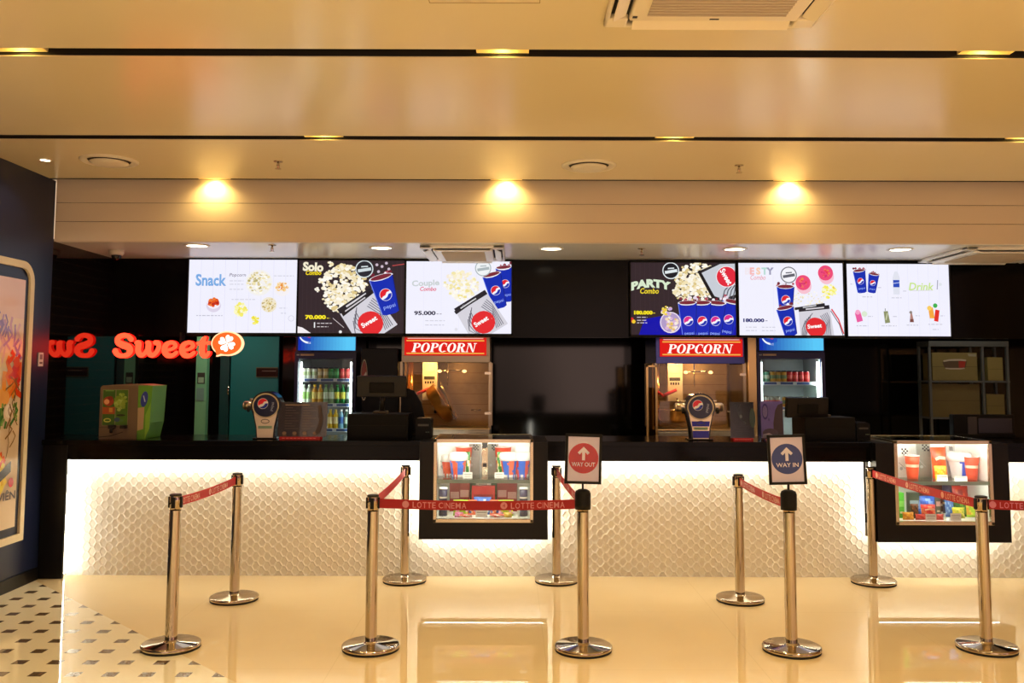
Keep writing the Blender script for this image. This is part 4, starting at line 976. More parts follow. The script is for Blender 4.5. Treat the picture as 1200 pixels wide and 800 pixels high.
# ------------------------------------------------------------ drinks coolers and what stands in them
def lathe_obj(name, prof, mats, loc, label, cat, group, n=14):
    mb = MB(); mb.lathe(prof, mats[0], n=n, mats=mats); o = mb.build(name, loc=loc); return tag(o, label, cat, group)
CANC = {'white': ('d8dcd0', 'b0c090'), 'gold': ('c8a860', 'e0d0a0'), 'green': ('1f8a3a', '58b868'), 'red': ('d02830', 'e86058'), 'blue': ('5060b8', 'd8d8e8'), 'mint': ('5a9a80', 'c8d8c8'), 'amber': ('d8a038', '7a9868'), 'grey': ('b0b4ac', 'd04848')}
def can(loc, c, label, group, s=1.):
    a, b = CANC[c]; r = .030 * s; h = .125 * s; m1, m2 = M(a, .3), M(b, .3)
    return lathe_obj('drink_can', [(r * .8, 0), (r, .008), (r, h * .35), (r, h * .65), (r, h - .012), (r * .82, h)], [CHROME, m1, m2, m1, CHROME], loc, label, 'can', group)
BOT = {'amber': ('c89018', 'e8d070', 'e8c030'), 'yellow': ('d8b020', 'f0e0a0', 'e0c040'), 'clear': ('88a878', 'd8e8d0', '68a060'), 'green': ('1a7a30', 'e0d850', '2a9a40'), 'dark': ('3c5a48', 'b0c8b8', 'd8d8d0'), 'blue': ('7ab0c8', '3060a8', 'e0e8f0'), 'white': ('d0d8c8', '90b868', 'e8f0e0')}
def bottle(loc, c, label, group, s=1.):
    a, b, k = BOT[c]; r = .034 * s; h = .235 * s; liq, lab, cap = M(a, .15), M(b, .4), M(k, .4)
    return lathe_obj('drink_bottle', [(r * .85, 0), (r, .01), (r, h * .28), (r, h * .62), (r * .9, h * .72), (r * .40, h * .86), (r * .40, h * .89), (r * .46, h * .89), (r * .46, h), (0.001, h)], [liq, liq, lab, liq, liq, liq, cap, cap, cap], loc, label, 'bottle', group)
OR = ['first', 'second', 'third', 'fourth', 'fifth', 'sixth', 'seventh', 'eighth', 'ninth', 'tenth', 'eleventh', 'twelfth']
def cooler(px0, px1, label, shelves_py, side, contents, tubes):
    Y = 9.30; x0, x1 = P(px0, 450, Y)[0], P(px1, 450, Y)[0]; w = (x1 - x0) / 2; cx = (x0 + x1) / 2; D = .62
    H = P(600, 391, Y)[1]; s = Y / F
    t = thing('drinks_cooler', label, 'fridge', (cx, Y, 0), 0, 'drinks coolers'); Zp = lambda py: P((px0 + px1) / 2, py, Y)[1]
    X = lambda px: (px - (px0 + px1) / 2) * s
    NAVY = M('14145e', .3); LIN = M((.72, .78, .76), .4)
    mb = MB(); mb.box(-w, -w + .03, 0.03, D, .1, H, NAVY); mb.box(w - .03, w, .03, D, .1, H, NAVY); mb.box(-w + .03, w - .03, D - .03, D, .1, H, NAVY); mb.box(-w, w, .03, D, .02, .12, NAVY); mb.box(-w, w, .03, D, H - .03, H, NAVY); mb.box(-w + .03, w - .03, .05, D, Zp(420), Zp(412), NAVY); mb.build('cabinet', t)
    mb = MB(); mb.box(-w + .03, -w + .035, .05, D - .03, .12, Zp(420), LIN); mb.box(w - .035, w - .03, .05, D - .03, .12, Zp(420), LIN); mb.box(-w + .035, w - .035, D - .035, D - .03, .12, Zp(420), M((.36, .40, .40), .4)); mb.build('lining', t)
    # lit header, blue fading in printed bands, with the round emblem cut by its top edge
    mb = MB(); a, b, c, d = -w + .02, w + .0, Zp(411.5), H - .006
    mb.box(a, b, .0, .03, c, d, NAVY); N = 18
    A = Art(mb, lambda u, v, l: (u, -.001 - l * .0003, v), lambda c_: E(c_, 1.0))
    for i in range(N):
        q = i / (N - 1); e = min(1., 1.15 * q ** 1.1); col = (.004 + .10 * e, .03 + .55 * e, .42 + .52 * e)
        A.poly([(a + .01 + (b - a - .02) * i / N, c + .01), (a + .01 + (b - a - .02) * (i + 1) / N, c + .01), (a + .01 + (b - a - .02) * (i + 1) / N, d), (a + .01 + (b - a - .02) * i / N, d)], col)
    A.l = 3
    uc = a + (b - a) * .21; vc = d + .0; rr = .115
    A.poly([(uc + rr * math.cos(q), min(d, vc + rr * .9 * math.sin(q))) for q in [math.radians(p) for p in range(190, 351, 8)]], 'eef4ff')
    A.poly([(uc + rr * .86 * math.cos(q) - .004, min(d, vc + rr * .72 * math.sin(q))) for q in [math.radians(p) for p in range(200, 341, 8)]], '2048b8')
    A.poly([(uc - .07, d), (uc - .045, d - .028), (uc + .0, d - .045), (uc + .035, d - .02), (uc + .05, d)], 'd83038')
    for i, q in enumerate((.42, .52, .60, .70, .82, .90)): A.poly([(a + (b - a) * q, d - .030), (a + (b - a) * q + .025, d - .030), (a + (b - a) * q + .025, d), (a + (b - a) * q, d)], 'bfe4ff')
    mb.build('lit_header', t)
    # door: frame, pane, pull
    zt, zb = Zp(412.5), .14
    mb = MB(); mb.box(-w, -w + .035, -.01, .03, zb, zt, NAVY); mb.box(w - .035, w, -.01, .03, zb, zt, NAVY); mb.box(-w + .035, w - .035, -.01, .03, Zp(419.5), zt, NAVY); mb.box(-w + .035, w - .035, -.01, .03, zb, zb + .05, NAVY); mb.box(-w + .06, -w + .20, -.013, -.01, Zp(416.8), Zp(414.6), M('d8b898', .4)); mb.box(-w + .02, -w + .05, -.013, -.01, Zp(416.5), Zp(415), M('c0c0c8', .4)); dr = mb.build('door', t)
    mb = MB(); mb.box(-w + .035, w - .035, .006, .012, zb + .05, Zp(419.5), glass((.97, 1, .99), .6)); mb.build('door_glass', dr)
    mb = MB(); mb.cyl((w - .02, -.035, .9), (w - .02, -.035, 1.25), .01, DARKMET); mb.box(w - .026, w - .014, -.035, -.01, .9, .92, DARKMET); mb.box(w - .026, w - .014, -.035, -.01, 1.23, 1.25, DARKMET); mb.build('door_handle', dr)
    zs = []
    for py in shelves_py:
        z = Zp(py); zs.append(z)
        mb = MB(); mb.box(-w + .036, w - .036, .07, D - .04, z - .012, z, M((.75, .80, .82), .3)); mb.box(-w + .036, w - .036, .062, .07, z - .025, z + .012, M((.80, .86, .92), .4)); sh = mb.build('shelf', t)
        mb = MB()
        for k in range(3): mb.box(-w + .09 + k * .17, -w + .22 + k * .17, .060, .0621, z - .018, z + .006, M('42609c', .4))
        mb.build('price_strip', sh)
    mb = MB(); mb.box(-w + .036, w - .036, .07, D - .04, .3, .312, LIN); mb.build('shelf', t)
    for k, e in tubes:
        mb = MB(); mb.box(k * (w - .06) - .008, k * (w - .06) + .008, .04, .055, .75, Zp(424), E((.92, 1.0, .96), e)); mb.build('light_tube', t)
    # contents
    for si, row in enumerate(contents):
        seen = {}
        for i, (kind, c, px) in enumerate(row['items']):
            z = zs[row['shelf']]
            lab = '%s %s, %s from left, %s shelf of %s' % (c, kind, OR[i], row['name'], side)
            fn = can if kind.endswith('can') else bottle
            fn((cx + X(px) * (Y + .12) / Y, Y + .12, z), c, lab, '%ss on the %s shelf of the %s' % ('can' if fn is can else 'bottle', row['name'], side), row.get('s', 1.))
    return t
sd1 = 'cooler by teal door'
xs = lambda a, n, st: [a + st * i for i in range(n)]
c1 = ['white', 'white', 'white', 'gold', 'gold', 'green', 'green', 'red', 'red', 'blue']
rows1 = [dict(shelf=0, name='top', items=[('drink can', c, 353.5 + 6.35 * i) for i, c in enumerate(c1)]),
         dict(shelf=1, name='second', s=.88, items=[('juice bottle', c, 353.5 + 6.5 * i) for i, c in enumerate(['white', 'white', 'amber', 'amber', 'clear', 'clear', 'green', 'green', 'dark', 'dark'])]),
         dict(shelf=2, name='third', s=.88, items=[('juice bottle', c, 385 + 6.3 * i) for i, c in enumerate(['yellow', 'yellow', 'blue', 'dark', 'dark'])])]
cooler(345, 417, 'blue-lit drinks cooler beside the teal door at left', (444.5, 474, 503.5), sd1, rows1, ((-1, 9.), (1, 9.)))
sd2 = 'cooler right of second popcorn machine'
c2 = ['mint', 'mint', 'amber', 'amber', 'amber', 'red', 'red', 'red', 'red']
rows2 = [dict(shelf=0, name='top', items=[('drink can', c, 896.5 + 6.6 * i) for i, c in enumerate(c2)]),
         dict(shelf=1, name='second', s=.95, items=[('drink can', c, 896 + 6.3 * i) for i, c in enumerate(['grey', 'grey', 'grey', 'grey'])] + [('drink can', c, 923.5 + 6.3 * i) for i, c in enumerate(['amber', 'gold', 'mint', 'mint', 'green'])])]
cooler(887.5, 967, 'blue-lit drinks cooler with bright tube, right of the right popcorn machine', (448.5, 478), sd2, rows2, ((1, 22.), (-1, 3.)))

# tall dark dispenser with an oval emblem between the left cooler and popcorn machine
Y = 8.76; x0, zt = P(424, 408, Y); x1, _ = P(467, 408, Y); w = (x1 - x0) / 2
t = thing('drinks_dispenser', 'tall dark drinks dispenser with an oval red emblem left of the steel popcorn machine', 'dispenser', ((x0 + x1) / 2, Y, BACKZ)); h = zt - BACKZ
mb = MB(); mb.box(-w, w, .05, .5, 0, h, M('0e0e11', .35, ior=1.25)); mb.box(-w, w, -.05, .05, h * .6, h, M('101014', .3, ior=1.25)); mb.box(-w, w, -.04, .05, 0, .06, BLACKM); mb.build('cabinet', t, bevel=.006)
k = Y / F
mb = MB(); A = Art(mb, lambda u, v, l: (-w + .035 + u, -.051 - l * .0006, h * .80 - .13 + v), lambda c: M(c, .3)); 
ofs = lambda r1, r2, a0=0, a1=360: [(r1 * math.cos(math.radians(q)), r2 * math.sin(math.radians(q)) - .0) for q in range(a0, a1, 12)]
A.poly(ofs(.034, .20), 'b8a890'); A.poly(ofs(.029, .187), '101018'); A.poly(ofs(.027, .18, 0, 190), '8a2018'); A.poly([(-.026, -.04), (.026, .05), (.02, .08), (-.02, .02)], 'd0c8c0'); mb.build('emblem', t)
mb = MB()
for i in range(3): mb.cyl((-w + .12 + i * .09, -.02, h * .6), (-w + .12 + i * .09, -.02, h * .6 - .06), .012, DARKMET)
mb.build('nozzle', t)

# storage rack with cardboard boxes at right
Y = 9.35; xa, zt = P(1089, 400, Y); xb, _ = P(1180, 400, Y); xm = P(1151, 400, Y)[0]; GR = M('5a646a', .5, .1)
t = thing('storage_rack', 'grey metal storage rack holding cardboard boxes at far right', 'rack', ((xa + xb) / 2, Y, 0)); w = (xb - xa) / 2; xm -= t.location[0]
zsh = [P(1120, py, Y)[1] for py in (399.5, 446, 489)]
for x in (-w, xm, w):
    for y in (0, .24):
        mb = MB(); mb.box(x - .012, x + .012, y, y + .03, 0, zsh[0] + .0, GR); mb.build('upright', t)
for z in zsh + [.45, .12]:
    mb = MB(); mb.box(-w - .01, w + .01, -.012, .28, z - (.055 if z == zsh[0] else .018), z, GR); mb.build('shelf', t)
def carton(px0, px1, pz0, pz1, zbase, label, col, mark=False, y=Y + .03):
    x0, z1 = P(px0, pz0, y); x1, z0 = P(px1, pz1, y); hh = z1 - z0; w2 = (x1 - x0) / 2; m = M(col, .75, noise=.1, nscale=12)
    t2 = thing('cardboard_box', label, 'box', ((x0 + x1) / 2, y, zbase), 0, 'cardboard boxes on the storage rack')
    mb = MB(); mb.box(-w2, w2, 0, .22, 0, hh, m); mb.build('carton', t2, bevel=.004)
    mb = MB(); mb.box(-w2 + .001, w2 - .001, -.001, .12, hh * .49, hh * .50, M('4a4228', .7)); mb.box(-w2 * .98, w2 * .98, .09, .13, hh, hh + .0012, M('8a7a50', .3)); mb.build('tape', t2)
    if mark:
        mb = MB(); A = Art(mb, lambda u, v, l: (u, -.001 - l * .0004, v), lambda c: M(c, .6))
        A.poly([(-.12, hh * .72), (-.06, hh * .76), (.0, hh * .77), (.06, hh * .77), (.12, hh * .75), (.10, hh * .42), (.05, hh * .40), (-.05, hh * .40), (-.10, hh * .42)], 'c8c0b0')
        A.poly([(-.13, hh * .66), (-.06, hh * .70), (.06, hh * .71), (.13, hh * .69), (.11, hh * .46), (.05, hh * .45), (-.05, hh * .45), (-.11, hh * .46)], '5a4a38')
        A.poly([(.04, hh * .70), (.115, hh * .69), (.10, hh * .47), (.04, hh * .46)], 'a83028'); A.poly([(w2 - .1, hh * .96), (w2 - .01, hh * .95), (w2 - .01, hh * .86), (w2 - .09, hh * .87)], 'a8a890'); mb.build('print', t2)
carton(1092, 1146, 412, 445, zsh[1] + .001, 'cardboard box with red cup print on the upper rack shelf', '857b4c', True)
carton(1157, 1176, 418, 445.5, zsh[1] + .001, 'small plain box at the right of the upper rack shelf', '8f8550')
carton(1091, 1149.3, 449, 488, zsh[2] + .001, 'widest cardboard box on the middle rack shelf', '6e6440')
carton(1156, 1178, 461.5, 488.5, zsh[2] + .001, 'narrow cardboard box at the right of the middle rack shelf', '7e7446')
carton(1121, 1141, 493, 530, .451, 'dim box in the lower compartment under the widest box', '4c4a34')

# ============================================================ ON THE WORKTOP
YT = 7.40
def ctop(px0, px1, py0, py1, Y): 
    x0, z1 = P(px0, py0, Y); x1, _ = P(px1, py1, Y); return (x0 + x1) / 2, (x1 - x0) / 2, z1 - ZT
# drinks towers with an oval emblem head
def tower(px, ptop, label, arms, dark):
    Y = 7.36; x, zt = P(px, ptop, Y); h = zt - ZT; s = Y / F
    t = thing('drinks_tower', label, 'drinks tap', (x, Y, ZT), 0, 'drinks towers on the worktop')
    body = M('101018', .2); CHT = M((.80, .66, .48), .30, 1.0)
    def outline(k, top=1.0):
        r = 17.5 * s * k; zc = h - 17.0 * s
        pts = [(-10.5 * s * k, 0), (10.5 * s * k, 0), (11.5 * s * k, h * .25), (14.5 * s * k, h * .50)]
        return pts + [(r * math.cos(a), zc + 16.5 * s * k * math.sin(a)) for a in [math.radians(q) for q in range(-20, 201, 11)]] + [(-14.5 * s * k, h * .50), (-11.5 * s * k, h * .25)]
    mb = MB(); mb.prism(outline(1.0), 0, .13, body); mb.box(-.10, .10, -.02, .16, 0, .012, body); mb.build('tower_body', t, bevel=.006)
    mb = MB(); zc = h - 17.0 * s
    mb.prism([(-9 * s, h * .02), (9 * s, h * .02), (10 * s, h * .25), (13 * s, h * .5), (14 * s, zc - 4 * s), (-14 * s, zc - 4 * s), (-13 * s, h * .5), (-10 * s, h * .25)], -.008, 0, CHT)
    if dark:
        B2 = M('1212c0', .25); mb.prism([(-9.2 * s, h * .05), (9.2 * s, h * .05), (9.6 * s, h * .20), (-9.6 * s, h * .20)], -.0095, -.008, B2); mb.prism([(-10 * s, h * .29), (10 * s, h * .29), (10.6 * s, h * .40), (-10.6 * s, h * .40)], -.0095, -.008, B2)
    mb.box(-8 * s, 8 * s, -.0105, -.009, h * .22, h * .275, M('88a890', .4)); mb.build('face_plate', t)
    mb = MB(); A = Art(mb, lambda u, v, l: (u, -.008 - l * .0005, zc - v), lambda c: M(c, .2))
    A.ell(0, 0, 15.6 * s, 'c8b898', 14.6 * s, n=32); A.ell(0, 0, 14.0 * s, '12183e', 13 * s, n=32); A.roundel(-3.2 * s, -2.5 * s, 6.2 * s, -.3); A.text('pepsi', 8 * s, 1 * s, 4 * s, 'a8b4d8', w=10 * s, rot=-1.35)
    A.ring(0, 22.0 * s - 4 * s, 5 * s, .7 * s, '2a2420', r2=2.6 * s); mb.build('emblem_head', t)
    for k in arms:
        mb = MB(); mb.cyl((k * 12 * s, .06, h * .69), (k * 27 * s, .06, h * .69), 5.2 * s, CHT, n=24); mb.cyl((k * 27 * s, .06, h * .69), (k * 28.5 * s, .06, h * .69), 5.2 * s, CHT, n=24, r1=3.6 * s); mb.cyl((k * 14 * s, .06, h * .69 + 6.5 * s), (k * 21 * s, .06, h * .69 + 6.5 * s), 1.6 * s, CHT, n=12); mb.build('side_arm', t)
        mb = MB(); mb.cyl((k * 20 * s, .0, h * .69), (k * 20 * s, .05, h * .69), 2.2 * s, CHT); mb.cyl((k * 20 * s, .0, h * .69 - .05), (k * 20 * s, .0, h * .69), 1.8 * s, DARKMET); mb.build('tap', t)
tower(312, 458, 'chrome drinks tower in front of the teal door', (-1,), False)
tower(820.5, 460, 'blue-banded drinks tower in front of the bright popcorn machine', (-1, 1), True)

# acrylic notice stands
def stand(px0, px1, ptop, label, art, tilt=.10, base='c01c18'):
    Y = 7.34; x, w, h = ctop(px0, px1, ptop, 516, Y)
    t = thing('notice_stand', label, 'notice stand', (x, Y, ZT), 0, 'notice stands on the worktop')
    mb = MB(); mb.box(-w * .88, w * .78, -.035, .07, 0, .022, M(base, .25)); n = 9
    for i in range(n): mb.box(-w * .76 + i * w * 1.42 / n, -w * .76 + (i + .7) * w * 1.42 / n, -.0356, -.035, .008, .014, M('e87060', .4))
    mb.build('stand_base', t, bevel=.002)
    R_ = Matrix.Translation((0, .01, .02)) @ Matrix.Rotation(-tilt, 4, 'X')
    mb = MB(); mb.box(-w, w, -.004, .0, 0, h - .02, M(art['bg'], .25, noise=.15, nscale=6)); 
    A = Art(mb, lambda u, v, l: (u * w, -.004 - l * .0005, v * (h - .02)), lambda c: M(c, .3)); art['draw'](A); so = mb.build('notice_sheet', t); so.matrix_local = R_
    mb = MB(); mb.box(-w - .004, w + .004, -.010, -.007, 0, h - .016, glass()); so = mb.build('acrylic_cover', t); so.matrix_local = R_
def art1(A):
    for c in range(2):
        for i in range(9): A.rect(-.72 + c * .72, .84 - i * .075, -.72 + c * .72 + .3 + .25 * ((i * 7 + c) % 3) / 2, .825 - i * .075, '7a6048')
    for i in range(4): A.ell(-.72 + i * .42, .10, .09, '8a7050', .05, n=12); A.rect(-.8 + i * .42, .04, -.62 + i * .42, .03, '8a7458')
    A.rect(-.72, .93, .3, .90, '9a8060'); A.poly([(.55, .1), (.70, .45), (.6, .9), (.75, .9), (.85, .45), (.72, .08)], '4a3a2c')
def art2(A):
    for i in range(5): A.line([(-.6 + i * .12, .95), (-.2 + i * .05, .55)], .03, '5a6a70')
    A.ell(-.1, .6, .10, '8a9aa0', .05); A.line([(-.2, .55), (.3, .4)], .04, '4a585c')
    for i in range(6): A.rect(-.6, .32 - i * .045, .5, .315 - i * .045, '2a3234')
    A.ell(.85, .55, .25, '2c4440', .28)
def art3(A):
    A.poly([(.1, 0), (.1, .4), (.3, .75), (.55, .9), (.99, .95), (.99, 0)], '4a3848'); A.ell(-.62, .72, .26, '8a80d0', .2); A.ring(-.62, .72, .28, .06, '4038a0', r2=.22); A.ell(-.3, .5, .06, '5048a8', .04); A.ell(-.2, .14, .7, '584860', .12); A.poly([(-.95, 0), (-.9, .10), (-.3, .14), (.2, .05), (.3, 0)], 'c8c0d8')
stand(326, 382, 471, 'brown printed menu stand on a red base beside the left drinks tower', dict(bg='3a2c22', draw=art1))
stand(856, 884.5, 471, 'narrow black notice stand on a red base before the bright popcorn machine', dict(bg='151c20', draw=art2), .06)
stand(892, 919, 470, 'purple printed notice stand in front of the right cooler', dict(bg='8478d8', draw=art3), .06, '30204a')

# tills
def till(px0, px1, ptop, scr, label, mirror=1):
    Y = 7.40; x, w, h = ctop(px0, px1, ptop, 516, Y); s = Y / F
    t = thing('till', label, 'till', (x, Y, ZT), 0, 'tills on the worktop')
    mb = MB(); mb.box(-w, w, 0, .34, 0, h, M('0d0c0b', .5, ior=1.25)); mb.box(-w + .02, w - .02, -.004, 0, .012, h * .55, M('11100f', .5, ior=1.25)); mb.build('cash_drawer', t, bevel=.006)
    mb = MB(); mb.box(-w * .22, w * .22, .10, .24, h, h + .02, M('4a3f2c', .5)); mb.build('stand_foot', t, bevel=.004)
    sx0, sx1, sy0, sy1 = scr; X = lambda px: (px - (px0 + px1) / 2) * s; Z = lambda py: P(600, py, Y)[1] - ZT
    xc = (X(sx0) + X(sx1)) / 2; sw = (X(sx1) - X(sx0)) / 2; z0, z1 = Z(sy1), Z(sy0)
    mb = MB(); mb.cyl((xc * .5, .17, h), (xc, .15, z0 + .06), .022, DARKMET); mb.build('neck', t)
    mb = MB(); mb.box(-sw, sw, .0, .045, 0, z1 - z0, BLACK); mb.box(-sw * .5, sw * .5, -.012, 0, (z1 - z0) * .2, (z1 - z0) * .7, M('100f0e', .5, ior=1.25)); sc_ = mb.build('monitor', t, bevel=.006); sc_.matrix_local = Matrix.Translation((xc, .08, z0)) @ Matrix.Rotation(.10 * mirror, 4, 'Z') @ Matrix.Rotation(.14, 4, 'X')
    mb = MB(); mb.box(-sw + .015, sw - .015, .045, .047, .015, z1 - z0 - .015, M('20242a', .15)); sc2 = mb.build('touch_panel', sc_)
    return t
till(407, 478, 485, (416, 474, 441, 466), 'black till with raised monitor left of the first showcase')
till(943, 1003, 489, (925, 976, 465, 489), 'black till with low monitor behind the blue WAY IN board')
def printer(px0, px1, ptop, label, slope=False):
    Y = 7.42; x, w, h = ctop(px0, px1, ptop, 516, Y)
    t = thing('receipt_printer', label, 'printer', (x, Y, ZT), 0, 'receipt printers')
    mb = MB(); mb.prism([(-w, 0), (w, 0), (w, h * .9), (w * .8, h), (-w * .9, h), (-w, h * .92)], 0, .2, M('0e0e10', .45, ior=1.25)); mb.build('printer_body', t, bevel=.005)
    mb = MB(); mb.box(-w * .7, w * .7, -.003, 0, h * .62, h * .72, M('3a3630', .4)); mb.box(-w * .72, w * .72, .06, .075, h, h + .003, M('302c28', .4)); mb.build('paper_slot', t)
    mb = MB(); 
    for i in range(3): mb.box(w * .3 + i * .012, w * .3 + i * .012 + .006, -.004, 0, h * .3, h * .36, M('506050', .4))
    mb.build('button', t)
printer(487, 505, 490, 'small black receipt printer between left till and first showcase')
printer(1004, 1020, 495, 'small black receipt printer right of the low-monitored till')
# hooded swivel display between till and popcorn machine
Y = 7.77; x, w, h = ctop(470, 500, 455, 512, Y)
t = thing('customer_display', 'dark curved customer display standing before the steel popcorn machine', 'display', (x, Y, ZT))
mb = MB(); mb.prism([(-w, h * .2), (-w * .2, h * .1), (w * .6, h * .0), (w, 0), (w * .95, h * .25), (w * .55, h * .7), (w * .0, h * .95), (-w * .5, h), (-w, h * .9)], 0, .05, M('0d0e14', .5, ior=1.25)); mb.build('display_shell', t, bevel=.008)
mb = MB(); mb.cyl((0, .03, 0), (0, .03, h * .2), .03, DARKMET); mb.lathe([(.045, 0), (.045, .012), (.02, .02)], DARKMET, (0, .03, 0)); mb.build('display_foot', t)
# drinks box dispenser with fruit pictures at the left end
Y = 7.32; x, w, h = ctop(118, 176, 451.5, 516.5, Y)
t = thing('juice_dispenser', 'green drinks dispenser with fruit pictures at the left end of the worktop', 'dispenser', (x, Y, ZT), .0)
GY = M('6e5c48', .5); GN = M('3c7a22', .45); k = 2 * w / 59
mb = MB(); mb.prism([(-w, 0), (w * .45, 0), (w * .45, h), (-w * .92, h), (-w, h * .96)], 0, .32, GY); mb.prism([(w * .45, 0), (w * .80, 0), (w * .93, h * .30), (w, h), (w * .45, h)], .012, .31, M('5c9a2c', .45)); mb.build('case', t, bevel=.005)
mb = MB(); A = Art(mb, lambda u, v, l: (-w + (u - 118) * k, -.001 - l * .0006, h - (v - 451.5) * k), lambda c: M(c, .4))
A.rect(121, 456, 150.5, 497, '8a8a60'); A.rect(121.5, 456.5, 135.5, 496.5, '3a6a1c'); A.rect(136.5, 456.5, 150, 496.5, '4a7a22')
A.rect(124, 457, 134, 458, '7ab050'); A.ell(128, 469.5, 6, 'a83a18', 5.5); A.ell(126, 470, 3, 'e8a870', 3); A.ell(130, 466, 3, '8a2c14', 2.5); A.rect(121.5, 476, 135.5, 484, 'a85020'); A.rect(129, 477, 133, 482, 'c89030'); A.ring(127.5, 491, 4.2, 1.2, 'c8d060', r2=2.4)
A.popcorn(143.5, 470, 6, 9, 60, ('8aac3a', '9abc4a', '7a9c2c', 'aac860'), 2.2); A.ell(145, 485, 5, '1c2a14', 1.2); A.ell(141, 490, 3.4, '30506c', 2.4); A.ell(146, 491, 2.4, '4a7a40', 1.6)
A.line([(119, 510), (134, 508.5), (148, 504)], .9, '241c14'); A.line([(121, 499), (150, 498)], .6, '4a3c2c')
mb.build('fruit_panel', t)
mb = MB(); A = Art(mb, lambda u, v, l: (-w + (u - 118) * k, .011 - l * .0006, h - (v - 451.5) * k), lambda c: M(c, .4))
A.ell(168, 467, 4, '2038a0', 9, rot=.15); A.line([(167, 463), (169, 470)], 1.2, 'b0c0e8'); A.poly([(161, 477), (168.5, 476), (168, 501), (161, 503)], 'b09878'); A.poly([(170, 485), (176, 470), (175, 500), (170, 512)], '80b838'); mb.build('side_print', t)
mb = MB(); mb.prism([(-w * .9, h), (w * .95, h), (w * .5, h + .012), (-w * .4, h + .008)], .02, .30, M('7c6a58', .4)); mb.build('lid', t)
mb = MB(); mb.box(-w * .55, -w * .35, -.05, 0, h * .2, h * .26, DARKMET); mb.cyl((-w * .45, -.04, h * .2), (-w * .45, -.04, h * .12), .012, DARKMET); mb.box(-.02, .02, -.05, 0, h * .2, h * .26, DARKMET); mb.build('spout', t)
# dark terminal cut off at the right of the worktop
Y = 7.42; x0, z1 = P(1141, 488, Y); x1, _ = P(1216, 488, Y); w = (x1 - x0) / 2; h = z1 - ZT
t = thing('till', 'dark till body behind the right-hand showcase near the photo edge', 'till', ((x0 + x1) / 2, 7.87 - .01, ZT * 0 + ZT - .0), 0, 'tills on the worktop')
t.location = ((x0 + x1) / 2, 7.42, ZT)
mb = MB(); mb.box(-w, w, .34, .42, .0, h, M('100e0d', .5, ior=1.25)); mb.box(-w, w, .33, .425, 0, .03, M('0e0d0c', .5, ior=1.25)); mb.build('cash_drawer', t, bevel=.006)
mb = MB(); mb.box(-w * .55, -w * .25, .334, .34, h * .15, h * .9, M('2c2a26', .3)); mb.box(-w * .2, w * .9, .336, .34, h * .2, h * .85, M('100e0d', .2)); mb.build('touch_panel', t)
# two little tap lights at the back of the worktop
# ============================================================ INSIDE THE SHOWCASES
OFF = {}
def sx(px, Y): return P(px, 560, Y)[0]
def paper_cup(x, y, z, h, col, label, group, lid=True, top='f0eef0', patch=None):
    t = thing('paper_cup', label, 'cup', (x, y, z), 0, group); r1 = h * .30; r0 = h * .22
    mb = MB(); mb.lathe([(r0, 0), (r0 + (r1 - r0) * .12, h * .12), (r0 + (r1 - r0) * .5, h * .5), (r0 + (r1 - r0) * .62, h * .62), (r1, h * .98)], M(col, .45), n=20, mats=[M(col, .45), M(col, .45), M('f4d8c0', .45) if not patch else M(patch, .45), M(col, .45)]); mb.build('cup_body', t)
    mb = MB()
    if lid: mb.lathe([(r1 * 1.07, h * .96), (r1 * 1.07, h * 1.0), (r1 * .98, h * 1.06), (r1 * .5, h * 1.12), (0, h * 1.13)], M(top, .3), n=20)
    else: mb.lathe([(r1 * 1.05, h * .97), (r1 * 1.05, h * 1.0), (r1 * .97, h * 1.0), (r1 * .9, h * .9), (0, h * .9)], M(top, .4), n=20)
    mb.build('lid' if lid else 'rim', t)
def bucket(x, y, z, h, label, group, cols=('2f66d0', 'e8562c', '3a6ad0', 'e86a48'), turn=0, fat=.36, lidh=.30):
    t = thing('popcorn_bucket', label, 'bucket', (x, y, z), 0, group); r1 = h * fat; r0 = h * fat * .72; n = 28; hb_ = h * (1 - lidh)
    random.seed(int(abs(x) * 900)); mb = MB(); rows = 7
    for j in range(rows):
        for i in range(n):
            q = []
            for (ii, jj) in ((i, j), (i + 1, j), (i + 1, j + 1), (i, j + 1)):
                a = 2 * PI * ii / n; r = r0 + (r1 - r0) * jj / rows; q.append((r * math.cos(a), r * math.sin(a), hb_ * jj / rows))
            sec = int((i + turn + (1 if random.random() < .25 else 0)) / 3.5) % len(cols); c = cols[sec]
            if j == 0 and random.random() < .6: c = 'f0eeea'
            mb.add(q, [(0, 1, 2, 3)], M(c, .4))
    mb.lathe([(r0, -.0), (r0, .002)], M('f0eeea', .4), n=n); mb.build('bucket_body', t)
    mb = MB(); mb.lathe([(r1 * 1.03, hb_ - .006), (r1 * 1.12, hb_), (r1 * 1.14, hb_ + h * .10), (r1 * 1.04, h * .97), (r1 * .9, h), (0, h)], M('f6f4f0', .35), n=28); mb.build('lid', t)
